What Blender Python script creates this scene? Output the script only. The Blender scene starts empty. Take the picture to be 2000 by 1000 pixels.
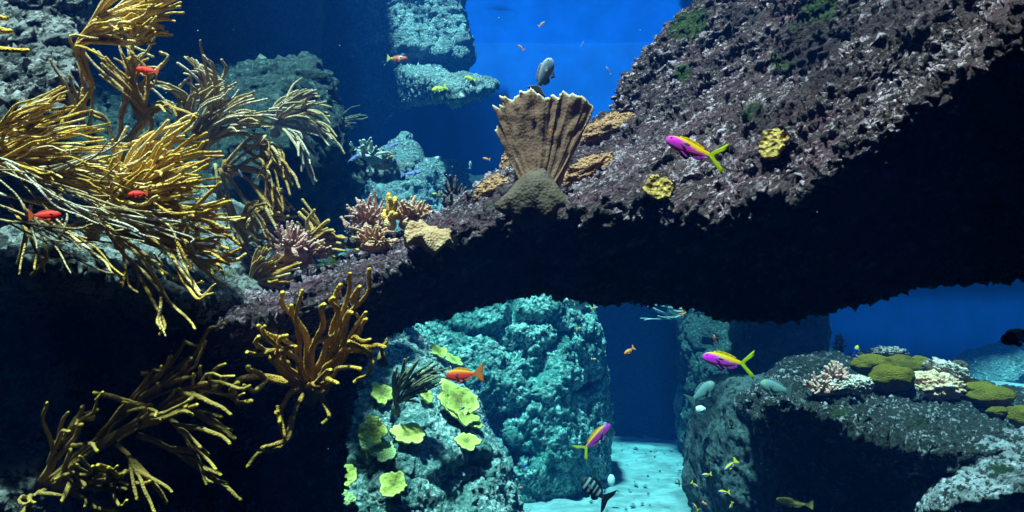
import bpy, bmesh, math, random
import numpy as np
from mathutils import Vector, Matrix

# ------------------------------------------------------------------ camera, water light, exposure
S = bpy.context.scene
COL = S.collection
random.seed(7)
RNG = np.random.default_rng(7)
F = 1750.0                                   # focal length in photograph pixels (2000 wide)
CAM = np.array((0.0, 0.0, 1.0))
PITCH = math.atan(140 / F)                   # the horizon lies 140 px under the middle
FWD = np.array((0, math.cos(PITCH), math.sin(PITCH)))
UP = np.array((0, -math.sin(PITCH), math.cos(PITCH)))
RIGHT = np.array((1.0, 0, 0))

cd = bpy.data.cameras.new('camera')
cam = bpy.data.objects.new('camera', cd)
COL.objects.link(cam)
cd.sensor_width = 36.0
cd.lens = 36.0 * F / 2000.0
cd.clip_start = 0.05
cd.clip_end = 200
cam.location = CAM
cam.rotation_euler = (math.pi / 2 + PITCH, 0, 0)
S.camera = cam

SUN_EL, SUN_AZ = 71.0, 150.0                  # azimuth from +Y towards -X: high light from the side
W = bpy.data.worlds.new('World')
S.world = W
W.use_nodes = True
wn, wl = W.node_tree.nodes, W.node_tree.links
sky = wn.new('ShaderNodeTexSky')
sky.sky_type = 'NISHITA'
sky.sun_disc = False
sky.sun_elevation = math.radians(SUN_EL)
sky.sun_rotation = math.radians(-SUN_AZ)
wl.new(sky.outputs[0], wn['Background'].inputs[0])
wn['Background'].inputs[1].default_value = 0.05

ld = bpy.data.lights.new('sun', 'SUN')
ld.energy = 5.0
ld.angle = math.radians(3.5)               # the moving surface spreads the light a little
ld.color = (1.0, 0.70, 0.56)
sun = bpy.data.objects.new('sun', ld)
COL.objects.link(sun)
sdir = Vector((-math.sin(math.radians(SUN_AZ)) * math.cos(math.radians(SUN_EL)),
               math.cos(math.radians(SUN_AZ)) * math.cos(math.radians(SUN_EL)), math.sin(math.radians(SUN_EL))))
sun.rotation_euler = sdir.to_track_quat('Z', 'Y').to_euler()
sun.location = sdir * 12

S.render.engine = 'CYCLES'
S.view_settings.view_transform = 'Standard'
S.view_settings.look = 'None'
S.view_settings.gamma = 1.0
S.view_settings.exposure = 2.3
C = S.cycles
C.max_bounces = 6
C.diffuse_bounces = 2
C.glossy_bounces = 2
C.transmission_bounces = 2
C.volume_bounces = 0
C.transparent_max_bounces = 8
C.caustics_reflective = False
C.caustics_refractive = False
C.use_denoising = True
C.sample_clamp_indirect = 4.0


# ------------------------------------------------------------------ helpers
def at(px, py, d):
    return CAM + d * (FWD + (px - 1000) / F * RIGHT + (500 - py) / F * UP)


_perm = RNG.permutation(256)
_perm = np.concatenate([_perm, _perm, _perm])
_grad = np.array([[1, 1, 0], [-1, 1, 0], [1, -1, 0], [-1, -1, 0], [1, 0, 1], [-1, 0, 1], [1, 0, -1], [-1, 0, -1],
                  [0, 1, 1], [0, -1, 1], [0, 1, -1], [0, -1, -1], [1, 1, 0], [-1, 1, 0], [0, -1, 1], [0, -1, -1]], float)


def perlin(p):
    i = np.floor(p).astype(np.int64)
    f = p - i
    i &= 255
    u = f * f * f * (f * (f * 6 - 15) + 10)
    out = np.zeros(len(p))
    for dx in (0, 1):
        a = _perm[i[:, 0] + dx]
        wx = u[:, 0] if dx else 1 - u[:, 0]
        for dy in (0, 1):
            b = _perm[a + i[:, 1] + dy]
            wy = u[:, 1] if dy else 1 - u[:, 1]
            for dz in (0, 1):
                h = _perm[b + i[:, 2] + dz] & 15
                g = _grad[h]
                wz = u[:, 2] if dz else 1 - u[:, 2]
                out += wx * wy * wz * (g[:, 0] * (f[:, 0] - dx) + g[:, 1] * (f[:, 1] - dy) + g[:, 2] * (f[:, 2] - dz))
    return out


def fbm(p, freq, octv=3, kind='f', seed=0.0):
    out = np.zeros(len(p))
    a, tot = 1.0, 0.0
    for o in range(octv):
        n = perlin(p * freq + 17.3 * o + seed)
        if kind == 'r':
            n = 1 - 2.2 * np.abs(n)
        elif kind == 'b':
            n = 2.2 * np.abs(n) - 0.5
        out += a * n
        tot += a
        a *= 0.5
        freq *= 2.1
    return out / tot


def finish(o, parent=None, props=None):
    COL.objects.link(o)
    if parent is not None:
        o.parent = parent
    if props:
        for k, v in props.items():
            if v is not None:
                o[k] = v
    return o


def tagged(label, cat, group=None, kind=None):
    return {'label': label, 'category': cat, 'group': group, 'kind': kind}


def empty(name, loc, label, cat, group=None):
    o = bpy.data.objects.new(name, None)
    o.location = loc
    o.empty_display_size = 0.05
    return finish(o, None, tagged(label, cat, group))


def mesh_of(name, v, f, mat=None, smooth=True, col=None, attrs=None):
    me = bpy.data.meshes.new(name)
    me.from_pydata(np.asarray(v, float).tolist(), [], [list(map(int, q)) for q in f])
    if smooth:
        me.polygons.foreach_set('use_smooth', np.ones(len(me.polygons), bool))
    if mat is not None:
        me.materials.append(mat)
    if col is not None:
        c = np.ones((len(v), 4))
        c[:, :3] = col
        a = me.color_attributes.new('Col', 'FLOAT_COLOR', 'POINT')
        a.data.foreach_set('color', c.ravel())
    for k, val in (attrs or {}).items():
        a = me.attributes.new(k, 'FLOAT', 'POINT')
        a.data.foreach_set('value', np.asarray(val, np.float32))
    me.update()
    return me


def part(name, me, parent, loc=(0, 0, 0)):
    o = bpy.data.objects.new(name, me)
    o.location = loc
    return finish(o, parent)


# ------------------------------------------------------------------ materials
def newmat(name):
    m = bpy.data.materials.new(name)
    m.use_nodes = True
    nt = m.node_tree
    b = nt.nodes['Principled BSDF']
    b.inputs['Specular IOR Level'].default_value = 0.15
    b.inputs['Roughness'].default_value = 0.75
    return m, nt, b


def nd(nt, typ, **kw):
    n = nt.nodes.new(typ)
    for k, v in kw.items():
        if k in n.inputs:
            n.inputs[k].default_value = v
        else:
            setattr(n, k, v)
    return n


def ramp(nt, fac, stops):
    r = nt.nodes.new('ShaderNodeValToRGB')
    e = r.color_ramp.elements
    while len(e) < len(stops):
        e.new(0.5)
    for i, (p, c) in enumerate(stops):
        e[i].position = p
        e[i].color = (*c, 1)
    nt.links.new(fac, r.inputs[0])
    return r.outputs[0]


def mixc(nt, fac, a, b, mode='MIX'):
    m = nt.nodes.new('ShaderNodeMix')
    m.data_type = 'RGBA'
    m.blend_type = mode
    for sock, val in ((0, fac), (6, a), (7, b)):
        if hasattr(val, 'links'):
            nt.links.new(val, m.inputs[sock])
        elif sock == 0:
            m.inputs[0].default_value = val
        else:
            m.inputs[sock].default_value = (*val, 1)
    return m.outputs[2]


def noise(nt, scale, detail=4, rough=0.6, vec=None, dist=0.0):
    n = nd(nt, 'ShaderNodeTexNoise', Scale=scale, Detail=detail, Roughness=rough, Distortion=dist)
    if vec is not None:
        nt.links.new(vec, n.inputs['Vector'])
    return n.outputs[0]


def mth(nt, op, a, b=0.0, clamp=False):
    m = nt.nodes.new('ShaderNodeMath')
    m.operation = op
    m.use_clamp = clamp
    for i, v in enumerate((a, b)):
        if hasattr(v, 'links'):
            nt.links.new(v, m.inputs[i])
        else:
            m.inputs[i].default_value = v
    return m.outputs[0]


def step(nt, v, lo, hi):
    m = nd(nt, 'ShaderNodeMapRange')
    m.inputs[1].default_value = lo
    m.inputs[2].default_value = hi
    nt.links.new(v, m.inputs[0])
    return m.outputs[0]


def bumped(nt, b, h, strength=1.0, dist=0.01):
    u = nd(nt, 'ShaderNodeBump', Strength=strength, Distance=dist)
    nt.links.new(h, u.inputs['Height'])
    nt.links.new(u.outputs[0], b.inputs['Normal'])


def rock_mat(name, dark, mid, pale, tint, moss=(0.055, 0.10, 0.015), sc=1.0, pale_amt=0.5, bump=1.0, grain=False):
    m, nt, b = newmat(name)
    g = nt.nodes.new('ShaderNodeNewGeometry').outputs['Position']
    if grain:                                                        # streaks that climb to the right
        mp = nt.nodes.new('ShaderNodeMapping')
        mp.vector_type = 'TEXTURE'
        mp.inputs['Rotation'].default_value = (0, -math.radians(28), 0)
        mp.inputs['Scale'].default_value = (2.6, 1, 1)
        nt.links.new(g, mp.inputs[0])
        g = mp.outputs[0]
    big = noise(nt, 2.3 * sc, 3, 0.6, g, 0.4)
    medn = noise(nt, 11 * sc, 6, 0.68, g, 0.6)
    fine = noise(nt, 75 * sc, 6, 0.72, g)
    c = ramp(nt, medn, [(0.30, dark), (0.52, mid), (0.72, tint)])
    c = mixc(nt, step(nt, big, 0.42, 0.62), c, ramp(nt, fine, [(0.35, dark), (0.65, mid)]))
    at_ = nd(nt, 'ShaderNodeAttribute', attribute_name='crust').outputs['Fac']
    sp = mth(nt, 'MULTIPLY', step(nt, mth(nt, 'ADD', fine, mth(nt, 'MULTIPLY', at_, 0.14)), 0.56, 0.65), mth(nt, 'MULTIPLY', step(nt, noise(nt, 6 * sc, 4, 0.65, g, 0.5), 0.33, 0.55), pale_amt), True)
    c = mixc(nt, sp, c, pale)
    # encrusting spots of pink-purple coralline algae
    vor = nd(nt, 'ShaderNodeTexVoronoi', Scale=7 * sc)
    nt.links.new(g, vor.inputs['Vector'])
    spot = mth(nt, 'MULTIPLY', step(nt, mth(nt, 'SUBTRACT', noise(nt, 5 * sc, 5, 0.7, g), mth(nt, 'MULTIPLY', vor.outputs[0], 0.25)), 0.43, 0.55), 0.55, True)
    c = mixc(nt, spot, c, tint)
    ms = nd(nt, 'ShaderNodeAttribute', attribute_name='moss').outputs['Fac']
    mcol = ramp(nt, fine, [(0.3, tuple(x * 0.35 for x in moss)), (0.7, moss)])
    c = mixc(nt, mth(nt, 'MULTIPLY', ms, 1.0, True), c, mcol)
    al = nd(nt, 'ShaderNodeAttribute', attribute_name='shade_tint').outputs['Fac']
    c = mixc(nt, mth(nt, 'MULTIPLY', al, 0.9, True), c, ramp(nt, fine, [(0.4, (0.02, 0.008, 0.014)), (0.7, (0.09, 0.03, 0.05))]))  # dark purple patches that put shade into the rock colour
    nt.links.new(c, b.inputs['Base Color'])
    v2 = nd(nt, 'ShaderNodeTexVoronoi', Scale=60 * sc)
    nt.links.new(g, v2.inputs['Vector'])
    h = mth(nt, 'ADD', noise(nt, 45 * sc, 8, 0.78, g, 0.5), mth(nt, 'MULTIPLY', v2.outputs[0], 0.55))
    bumped(nt, b, h, 1.0, 0.045 * bump)
    b.inputs['Roughness'].default_value = 0.7
    b.inputs['Specular IOR Level'].default_value = 0.3
    return m


def skin_mat(name, c1, c2, scale=40, bump=0.004, rough=0.7, tip=None, transl=0.0, bscale=160, spec=0.15, vary=None, core=None):
    """Mottled coral or sponge skin; an attribute t (0 base, 1 tip) blends towards the tip colour."""
    m, nt, b = newmat(name)
    g = nt.nodes.new('ShaderNodeNewGeometry').outputs['Position']
    c = ramp(nt, noise(nt, scale, 5, 0.65, g), [(0.3, c1), (0.7, c2)])
    if vary is not None:                                             # no two branches quite alike
        rnd = nt.nodes.new('ShaderNodeObjectInfo').outputs['Random']
        c = mixc(nt, step(nt, rnd, 0.45, 1.0), c, vary)
        vr = nd(nt, 'ShaderNodeHueSaturation')
        nt.links.new(c, vr.inputs['Color'])
        nt.links.new(mth(nt, 'ADD', mth(nt, 'MULTIPLY', rnd, 0.5), 0.72), vr.inputs['Value'])
        c = vr.outputs[0]
    if core is not None:                                             # older, browner tissue round the middle
        tc = nd(nt, 'ShaderNodeAttribute', attribute_name='t').outputs['Fac']
        inner = mth(nt, 'SUBTRACT', 1.0, step(nt, mth(nt, 'ADD', tc, mth(nt, 'MULTIPLY', noise(nt, scale * 1.7, 4, 0.7, g), 0.8)), 0.5, 0.95))
        c = mixc(nt, inner, c, core)
    if tip is not None:
        t = nd(nt, 'ShaderNodeAttribute', attribute_name='t').outputs['Fac']
        c = mixc(nt, step(nt, t, 0.72, 1.0), c, tip)
    nt.links.new(c, b.inputs['Base Color'])
    vv = nd(nt, 'ShaderNodeTexVoronoi', Scale=bscale)
    nt.links.new(g, vv.inputs['Vector'])
    bumped(nt, b, mth(nt, 'ADD', vv.outputs[0], noise(nt, bscale * 0.6, 4, 0.7, g)), 0.9, bump)
    b.inputs['Roughness'].default_value = rough
    b.inputs['Specular IOR Level'].default_value = spec
    if transl:
        b.inputs['Subsurface Weight'].default_value = 0.0
        tr = nt.nodes.new('ShaderNodeBsdfTranslucent')
        nt.links.new(c, tr.inputs[0])
        mx = nd(nt, 'ShaderNodeMixShader', Fac=transl)
        nt.links.new(b.outputs[0], mx.inputs[1])
        nt.links.new(tr.outputs[0], mx.inputs[2])
        nt.links.new(mx.outputs[0], nt.nodes['Material Output'].inputs[0])
    return m


def col_mat(name, rough=0.55, transl=0.25, spec=0.2):
    """Fish skin: the colours lie on the mesh, scales as fine relief."""
    m, nt, b = newmat(name)
    a = nd(nt, 'ShaderNodeAttribute', attribute_name='Col').outputs['Color']
    g = nt.nodes.new('ShaderNodeTexCoord').outputs['Object']
    c = mixc(nt, 0.25, a, ramp(nt, noise(nt, 120, 3, 0.6, g), [(0.3, (0.25, 0.25, 0.25)), (0.7, (1, 1, 1))]), 'MULTIPLY')
    nt.links.new(c, b.inputs['Base Color'])
    vv = nd(nt, 'ShaderNodeTexVoronoi', Scale=420)
    nt.links.new(g, vv.inputs['Vector'])
    bumped(nt, b, vv.outputs[0], 0.35, 0.001)
    b.inputs['Roughness'].default_value = rough
    b.inputs['Specular IOR Level'].default_value = spec
    tr = nt.nodes.new('ShaderNodeBsdfTranslucent')
    nt.links.new(c, tr.inputs[0])
    mx = nd(nt, 'ShaderNodeMixShader', Fac=transl)
    nt.links.new(b.outputs[0], mx.inputs[1])
    nt.links.new(tr.outputs[0], mx.inputs[2])
    nt.links.new(mx.outputs[0], nt.nodes['Material Output'].inputs[0])
    return m


def flat_mat(name, c, rough=0.8, spec=0.2):
    m, nt, b = newmat(name)
    g = nt.nodes.new('ShaderNodeNewGeometry').outputs['Position']
    nt.links.new(ramp(nt, noise(nt, 3, 5, 0.6, g), [(0.3, tuple(x * 0.7 for x in c)), (0.7, c)]), b.inputs['Base Color'])
    b.inputs['Roughness'].default_value = rough
    b.inputs['Specular IOR Level'].default_value = spec
    return m


M = {
    'arch': rock_mat('purple_grey_reef_rock', (0.016, 0.007, 0.010), (0.14, 0.066, 0.082), (1.0, 0.68, 0.86), (0.24, 0.085, 0.14), pale_amt=1.0, grain=True, sc=1.9, bump=0.9),
    'shelf': rock_mat('speckled_shelf_rock', (0.012, 0.015, 0.015), (0.055, 0.06, 0.06), (0.6, 0.6, 0.62), (0.07, 0.055, 0.07), pale_amt=0.85),
    'outcrop': rock_mat('glinting_dark_rock', (0.01, 0.009, 0.009), (0.05, 0.045, 0.042), (0.75, 0.68, 0.72), (0.06, 0.05, 0.055), pale_amt=0.9, grain=True, sc=1.3, bump=1.3),
    'pillar': rock_mat('pale_grey_green_rock', (0.012, 0.085, 0.078), (0.09, 0.36, 0.33), (0.65, 0.98, 0.95), (0.07, 0.28, 0.26), sc=0.8, pale_amt=0.95),
    'boulder': rock_mat('white_blue_crusted_rock', (0.03, 0.085, 0.085), (0.17, 0.36, 0.36), (0.8, 0.96, 0.98), (0.11, 0.27, 0.25), sc=0.9, pale_amt=1.0),
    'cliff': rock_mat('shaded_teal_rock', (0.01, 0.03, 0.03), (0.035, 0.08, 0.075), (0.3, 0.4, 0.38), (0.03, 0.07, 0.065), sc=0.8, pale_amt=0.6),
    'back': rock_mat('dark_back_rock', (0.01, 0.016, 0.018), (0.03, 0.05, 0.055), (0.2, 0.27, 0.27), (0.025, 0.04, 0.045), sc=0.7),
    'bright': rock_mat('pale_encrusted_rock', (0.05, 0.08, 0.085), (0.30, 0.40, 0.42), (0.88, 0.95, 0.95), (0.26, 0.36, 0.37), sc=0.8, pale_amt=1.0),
    'reef': rock_mat('mossy_reef_rock', (0.008, 0.011, 0.010), (0.035, 0.038, 0.036), (0.75, 0.70, 0.82), (0.03, 0.04, 0.03), moss=(0.03, 0.055, 0.012), pale_amt=0.85, sc=1.0),
}
# water: scattering and absorption per metre come from these three
RHO = 0.28
SCAT = (0.002, 0.022, 0.105)
ABSO = (0.085, 0.68, 0.90)
# unseen panels added over the tank to block light; it enters between them (x0, y0), (x1, y1)
SHADE_PANELS = [((-6.0, -1.6), (9.0, 0.3)), ((-6.0, 0.3), (-2.75, 2.6)), ((-6.0, 2.6), (-1.72, 11.6)), ((-1.72, 4.4), (-1.45, 5.9)), ((-1.72, 5.9), (-1.2, 11.6)),
        ((0.18, 3.09), (1.23, 4.04)), ((0.62, 4.04), (1.23, 4.5)), ((0.48, 5.64), (3.73, 6.44)), ((0.0, 6.44), (3.73, 8.14)), ((3.73, 0.3), (9.0, 8.14)), ((2.13, 8.14), (9.0, 10.4)),
        ((2.13, 10.48), (9.0, 11.6)), ((-1.2, 9.2), (-0.2, 11.35)), ((-0.2, 9.2), (1.6, 11.1))]


# ------------------------------------------------------------------ rocks: joined hulls, remeshed, then worn by noise
ROCK = {}


def hull_into(bm, pts):
    vs = [bm.verts.new(p) for p in pts]
    r = bmesh.ops.convex_hull(bm, input=vs)
    junk = [g for g in r['geom_interior'] + r['geom_unused'] if isinstance(g, bmesh.types.BMVert)]
    bmesh.ops.delete(bm, geom=list(set(junk)), context='VERTS')


def chain(*secs):
    """A run of cross-sections: one hull between each neighbouring pair."""
    return [list(a) + list(b) for a, b in zip(secs, secs[1:])]


def ell(c, r, rot=0.0):
    """Points on an ellipsoid (metres)."""
    out = []
    for i in range(90):
        z = 1 - 2 * (i + 0.5) / 90
        a = i * 2.39996
        q = math.sqrt(1 - z * z)
        x, y = q * math.cos(a) * r[0], q * math.sin(a) * r[1]
        out.append((c[0] + x * math.cos(rot) - y * math.sin(rot), c[1] + x * math.sin(rot) + y * math.cos(rot), c[2] + z * r[2]))
    return out


def laplace(co, ed, it, k=0.5):
    n = len(co)
    deg = np.bincount(ed.ravel(), minlength=n)[:, None].clip(1)
    for _ in range(it):
        s = np.stack([np.bincount(ed[:, 0], co[ed[:, 1], j], n) + np.bincount(ed[:, 1], co[ed[:, 0], j], n) for j in range(3)], 1)
        co = co + k * (s / deg - co)
    return co


def normals(me, co):
    me.vertices.foreach_set('co', co.ravel())
    me.update()
    n = np.empty(len(co) * 3)
    me.vertex_normals.foreach_get('vector', n)
    return n.reshape(-1, 3)


def cracks(p, cell, width, depth, seed):
    """Deep joints between blocks: distance to the border of large warped cells."""
    q = p + 0.12 * np.stack([fbm(p, 3.0, 3, seed=seed + i * 9) for i in range(3)], 1)
    q = q / cell
    base = np.floor(q)
    d1 = np.full(len(p), 9.0)
    d2 = np.full(len(p), 9.0)
    for dx in (-1, 0, 1):
        for dy in (-1, 0, 1):
            for dz in (-1, 0, 1):
                c = base + (dx, dy, dz)
                h = np.sin(c @ np.array([[127.1, 269.5, 419.2], [311.7, 183.3, 371.9], [74.7, 246.1, 532.3]]) + seed) * 43758.5453
                pt = c + (h - np.floor(h))
                d = np.linalg.norm(q - pt, axis=1)
                nd1 = np.minimum(d1, d)
                d2 = np.where(d < d1, d1, np.minimum(d2, d))
                d1 = nd1
    e = (d2 - d1) * np.mean(cell)
    return -depth * np.clip(1 - e / width, 0, 1) ** 0.7


def remesh(me, size):
    tmp = bpy.data.objects.new('shape', me)
    COL.objects.link(tmp)
    md = tmp.modifiers.new('remesh', 'REMESH')
    md.mode = 'VOXEL'
    md.voxel_size = size
    md.adaptivity = 0
    ev = tmp.evaluated_get(bpy.context.evaluated_depsgraph_get())
    out = bpy.data.meshes.new_from_object(ev)
    bpy.data.objects.remove(tmp)
    bpy.data.meshes.remove(me)
    return out


def rock(name, label, hulls, voxel, mat, smooth=6, disp=(), crack=None, moss=(), stretch=None, seed=0.0, cat='rock', group=None, shade_tint=(), dents=(), pre=None):
    bm = bmesh.new()
    for h in hulls:
        hull_into(bm, [tuple(p) for p in h])
    me = bpy.data.meshes.new(name)
    bm.to_mesh(me)
    bm.free()
    if pre:                                                          # round the joined hulls off at a coarse size first
        me = remesh(me, pre[0])
        c0 = np.empty(len(me.vertices) * 3)
        me.vertices.foreach_get('co', c0)
        e0 = np.empty(len(me.edges) * 2, np.int32)
        me.edges.foreach_get('vertices', e0)
        c0 = laplace(c0.reshape(-1, 3), e0.reshape(-1, 2), pre[1])
        me.vertices.foreach_set('co', c0.ravel())
        me.update()
    me2 = remesh(me, voxel)
    me2.name = name
    n = len(me2.vertices)
    co = np.empty(n * 3)
    me2.vertices.foreach_get('co', co)
    co = co.reshape(-1, 3)
    ed = np.empty(len(me2.edges) * 2, np.int32)
    me2.edges.foreach_get('vertices', ed)
    ed = ed.reshape(-1, 2)
    co = laplace(co, ed, smooth)
    for c_, r_, push in dents:
        w_ = np.exp(-(np.linalg.norm(co - np.array(c_), axis=1) / r_) ** 2 * (1 + 0.6 * fbm(co, 7, 2, seed=8)))
        co = co + w_[:, None] * np.array(push)
    fine = np.zeros(n)
    if crack:
        co = co + normals(me2, co) * cracks(co, np.array(crack[0]), crack[1], crack[2], seed + 3)[:, None]
    for amp, freq, octv, kind in disp:
        nn = normals(me2, co)
        q = co if stretch is None else co @ stretch
        h = fbm(q, freq, octv, kind, seed)
        co = co + nn * (amp * h)[:, None]
        if amp < 0.03:
            fine += h * amp
    normals(me2, co)
    base = np.array(((co[:, 0].min() + co[:, 0].max()) / 2, (co[:, 1].min() + co[:, 1].max()) / 2, co[:, 2].min()))
    ms = np.zeros(n)
    for (c, r) in moss:
        dd = np.linalg.norm(co - np.array(c), axis=1) / r
        ms = np.maximum(ms, np.clip((1 - dd + 0.9 * fbm(co, 9, 4, seed=5)) * 3, 0, 1))
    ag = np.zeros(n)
    for (c, r) in shade_tint:
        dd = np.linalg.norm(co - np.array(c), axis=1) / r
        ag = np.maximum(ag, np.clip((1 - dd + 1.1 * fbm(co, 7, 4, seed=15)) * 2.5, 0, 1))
    for k, val in (('crust', fine / (np.std(fine) + 1e-9) * 0.4), ('moss', ms), ('shade_tint', ag)):
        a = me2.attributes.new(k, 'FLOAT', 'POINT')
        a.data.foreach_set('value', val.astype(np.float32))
    normals(me2, co - base)
    me2.polygons.foreach_set('use_smooth', np.ones(len(me2.polygons), bool))
    me2.materials.clear()
    me2.materials.append(mat)
    o = bpy.data.objects.new(name, me2)
    o.location = base
    finish(o, None, tagged(label, cat, group))
    ROCK.setdefault(name, []).append(o)
    return o


def shoot(o, px, py):
    """Where the sight line through a photograph pixel meets a rock (point, normal, depth)."""
    d = Vector(at(px, py, 1.0) - CAM).normalized()
    org = Vector(CAM) - o.location
    ok, loc, nor, _ = o.ray_cast(org, d)
    if not ok:
        return None
    w = np.array(loc + o.location)
    return w, np.array(nor), float((w - CAM) @ FWD)


def sec(*pts):
    return [at(*p) for p in pts]


# diagonal grain of the arch: stretched along a line that climbs to the right
_a = math.radians(28)
_u = np.array((math.cos(_a), 0, math.sin(_a)))
GRAIN = np.eye(3) - 0.68 * np.outer(_u, _u)

# the setting ------------------------------------------------------
def box(name, lo, hi, mat, props):
    lo, hi = np.array(lo, float), np.array(hi, float)
    v = [(x, y, z) for x in (0, 1) for y in (0, 1) for z in (0, 1)]
    v = (np.array(v) - (0.5, 0.5, 0)) * (hi - lo)
    f = [(0, 1, 3, 2), (4, 6, 7, 5), (0, 4, 5, 1), (2, 3, 7, 6), (0, 2, 6, 4), (1, 5, 7, 3)]
    o = bpy.data.objects.new(name, mesh_of(name, v, f, mat, smooth=False))
    o.location = ((lo[0] + hi[0]) / 2, (lo[1] + hi[1]) / 2, lo[2])
    return finish(o, None, props)


ST = {'kind': 'structure'}
wallm = flat_mat('tank_paint', (0.006, 0.012, 0.03))
XL, XR, YF, YB, ZT = -6.0, 9.0, -1.6, 11.6, 4.9
box('tank_wall', (XL - 0.2, YF, -0.3), (XL, YB, ZT), wallm, ST)
box('tank_wall', (XR, YF, -0.3), (XR + 0.2, YB, ZT), wallm, ST)
box('tank_wall', (XL - 0.2, YB + 0.002, -0.3), (XR + 0.2, YB + 0.2, ZT), flat_mat('open_water_blue', (0.01, 0.17, 0.88)), ST)  # wall coloured blue to stand in for the glow of open water
box('tank_wall', (XL - 0.2, YF - 0.2, -0.3), (XR + 0.2, YF - 0.002, ZT), wallm, ST)
for lo, hi in SHADE_PANELS:
    box('shade_panel', (lo[0], lo[1], ZT + 0.01), (hi[0], hi[1], ZT + 0.08), wallm, ST)  # added out of view to shape the light

# rippled water surface, seen from below
n = 150
gx, gy = np.meshgrid(np.linspace(XL + 0.01, XR - 0.01, n), np.linspace(YF + 0.01, YB - 0.01, n))
p = np.stack([gx.ravel(), gy.ravel(), np.zeros(n * n)], 1)
p[:, 2] = 0.035 * fbm(p, 1.1, 3) + 0.016 * fbm(p, 4, 2)
idx = np.arange(n * n).reshape(n, n)
q = np.stack([idx[:-1, :-1], idx[:-1, 1:], idx[1:, 1:], idx[1:, :-1]], -1).reshape(-1, 4)
wm, nt, b = newmat('water_surface')
fr = nd(nt, 'ShaderNodeFresnel', IOR=1.33)
gl = nd(nt, 'ShaderNodeBsdfGlossy', Roughness=0.08)
gl.inputs['Color'].default_value = (0.75, 0.9, 1, 1)
tp = nd(nt, 'ShaderNodeBsdfTransparent')
mx = nt.nodes.new('ShaderNodeMixShader')
nt.links.new(fr.outputs[0], mx.inputs[0])
nt.links.new(tp.outputs[0], mx.inputs[1])
nt.links.new(gl.outputs[0], mx.inputs[2])
nt.links.new(mx.outputs[0], nt.nodes['Material Output'].inputs[0])
ws = bpy.data.objects.new('water_surface', mesh_of('water_surface', p, q, wm))
ws.location = (0, 0, 4.75)
finish(ws, None, ST)

# sand
n = 260
gx, gy = np.meshgrid(np.linspace(XL + 0.01, XR - 0.01, n), np.linspace(YF + 0.01, YB - 0.01, n))
p = np.stack([gx.ravel(), gy.ravel(), np.zeros(n * n)], 1)
p[:, 2] = 0.10 * fbm(p, 0.7, 3) + 0.03 * fbm(p, 4, 3) + 0.012 * fbm(p, 11, 2, 'b')
idx = np.arange(n * n).reshape(n, n)
q = np.stack([idx[:-1, :-1], idx[:-1, 1:], idx[1:, 1:], idx[1:, :-1]], -1).reshape(-1, 4)
sm, nt, b = newmat('pale_coral_sand')
g = nt.nodes.new('ShaderNodeNewGeometry').outputs['Position']
c = ramp(nt, noise(nt, 5, 8, 0.7, g), [(0.3, (0.07, 0.11, 0.12)), (0.62, (0.26, 0.36, 0.39))])
c = mixc(nt, step(nt, noise(nt, 60, 4, 0.7, g), 0.6, 0.75), c, (0.2, 0.24, 0.25))
nt.links.new(c, b.inputs['Base Color'])
bumped(nt, b, noise(nt, 24, 6, 0.65, g), 0.8, 0.015)
fo = bpy.data.objects.new('sand_ground', mesh_of('sand_ground', p, q, sm))
finish(fo, None, ST)
# dark rubble bed that the arch stands on, in front of the open sand
p2 = p[p[:, 1] < 4.55].copy()
k2 = len(p2) // n
p2[:, 2] += 0.02 + 0.05 * fbm(p2, 3, 3, 'b') + 0.03 - 0.25 * np.clip((p2[:, 1] - 4.1) / 0.4, 0, 1)
q2 = np.stack([idx[:k2 - 1, :-1], idx[:k2 - 1, 1:], idx[1:k2, 1:], idx[1:k2, :-1]], -1).reshape(-1, 4)
bd = bpy.data.objects.new('rubble_ground', mesh_of('rubble_ground', p2, q2, M['back']))
finish(bd, None, ST)

# the arch --------------------------------------------------------
def asec(T, Cc, B, back=0.45, U=None):
    t, c_, b_ = at(*T), at(*Cc), at(*B)
    pts = [t, c_, b_, t + np.array((0, back, -0.08)), b_ + np.array((0, back, 0.02))]
    if U:
        pts.append(at(*U))
    return pts


A = [
    asec((395, 580, 2.35), (400, 640, 1.98), (420, 720, 2.2), 0.6),
    asec((560, 552, 2.4), (565, 605, 2.02), (600, 700, 2.25)),
    asec((700, 502, 2.45), (715, 565, 2.08), (735, 640, 2.3)),
    asec((830, 455, 2.5), (840, 505, 2.12), (820, 618, 2.3)),
    asec((945, 356, 2.5), (960, 425, 2.08), (940, 588, 2.3)),
    asec((1060, 290, 2.5), (1070, 425, 2.0), (1060, 562, 2.3)),
    asec((1215, 222, 2.55), (1200, 405, 1.95), (1190, 573, 2.3)),
    asec((1238, 150, 2.55), (1340, 420, 1.9), (1330, 588, 2.3)),
    asec((1290, 50, 2.6), (1500, 378, 1.8), (1520, 622, 2.2), 0.18),
    asec((1370, -40, 2.6), (1680, 295, 1.7), (1690, 590, 2.2), 0.18),
    asec((1620, -110, 2.3), (1850, 180, 1.58), (1830, 560, 2.15), 0.15),
    asec((1900, -150, 1.95), (2050, 20, 1.45), (2010, 556, 2.1), 0.15),
    asec((2300, -300, 1.75), (2320, -130, 1.4), (2320, 540, 2.1), 0.15),
]
foot = chain(
    sec((300, 650, 2.15), (735, 645, 2.35), (300, 650, 3.0), (720, 640, 2.9)),
    sec((330, 780, 2.2), (668, 775, 2.4), (330, 780, 3.0), (668, 775, 2.9)),
    sec((350, 900, 2.2), (645, 900, 2.35), (350, 900, 3.0), (640, 900, 2.8)),
    sec((300, 1150, 2.1), (660, 1150, 2.3), (300, 1150, 3.0), (660, 1150, 2.8)),
)
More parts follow.
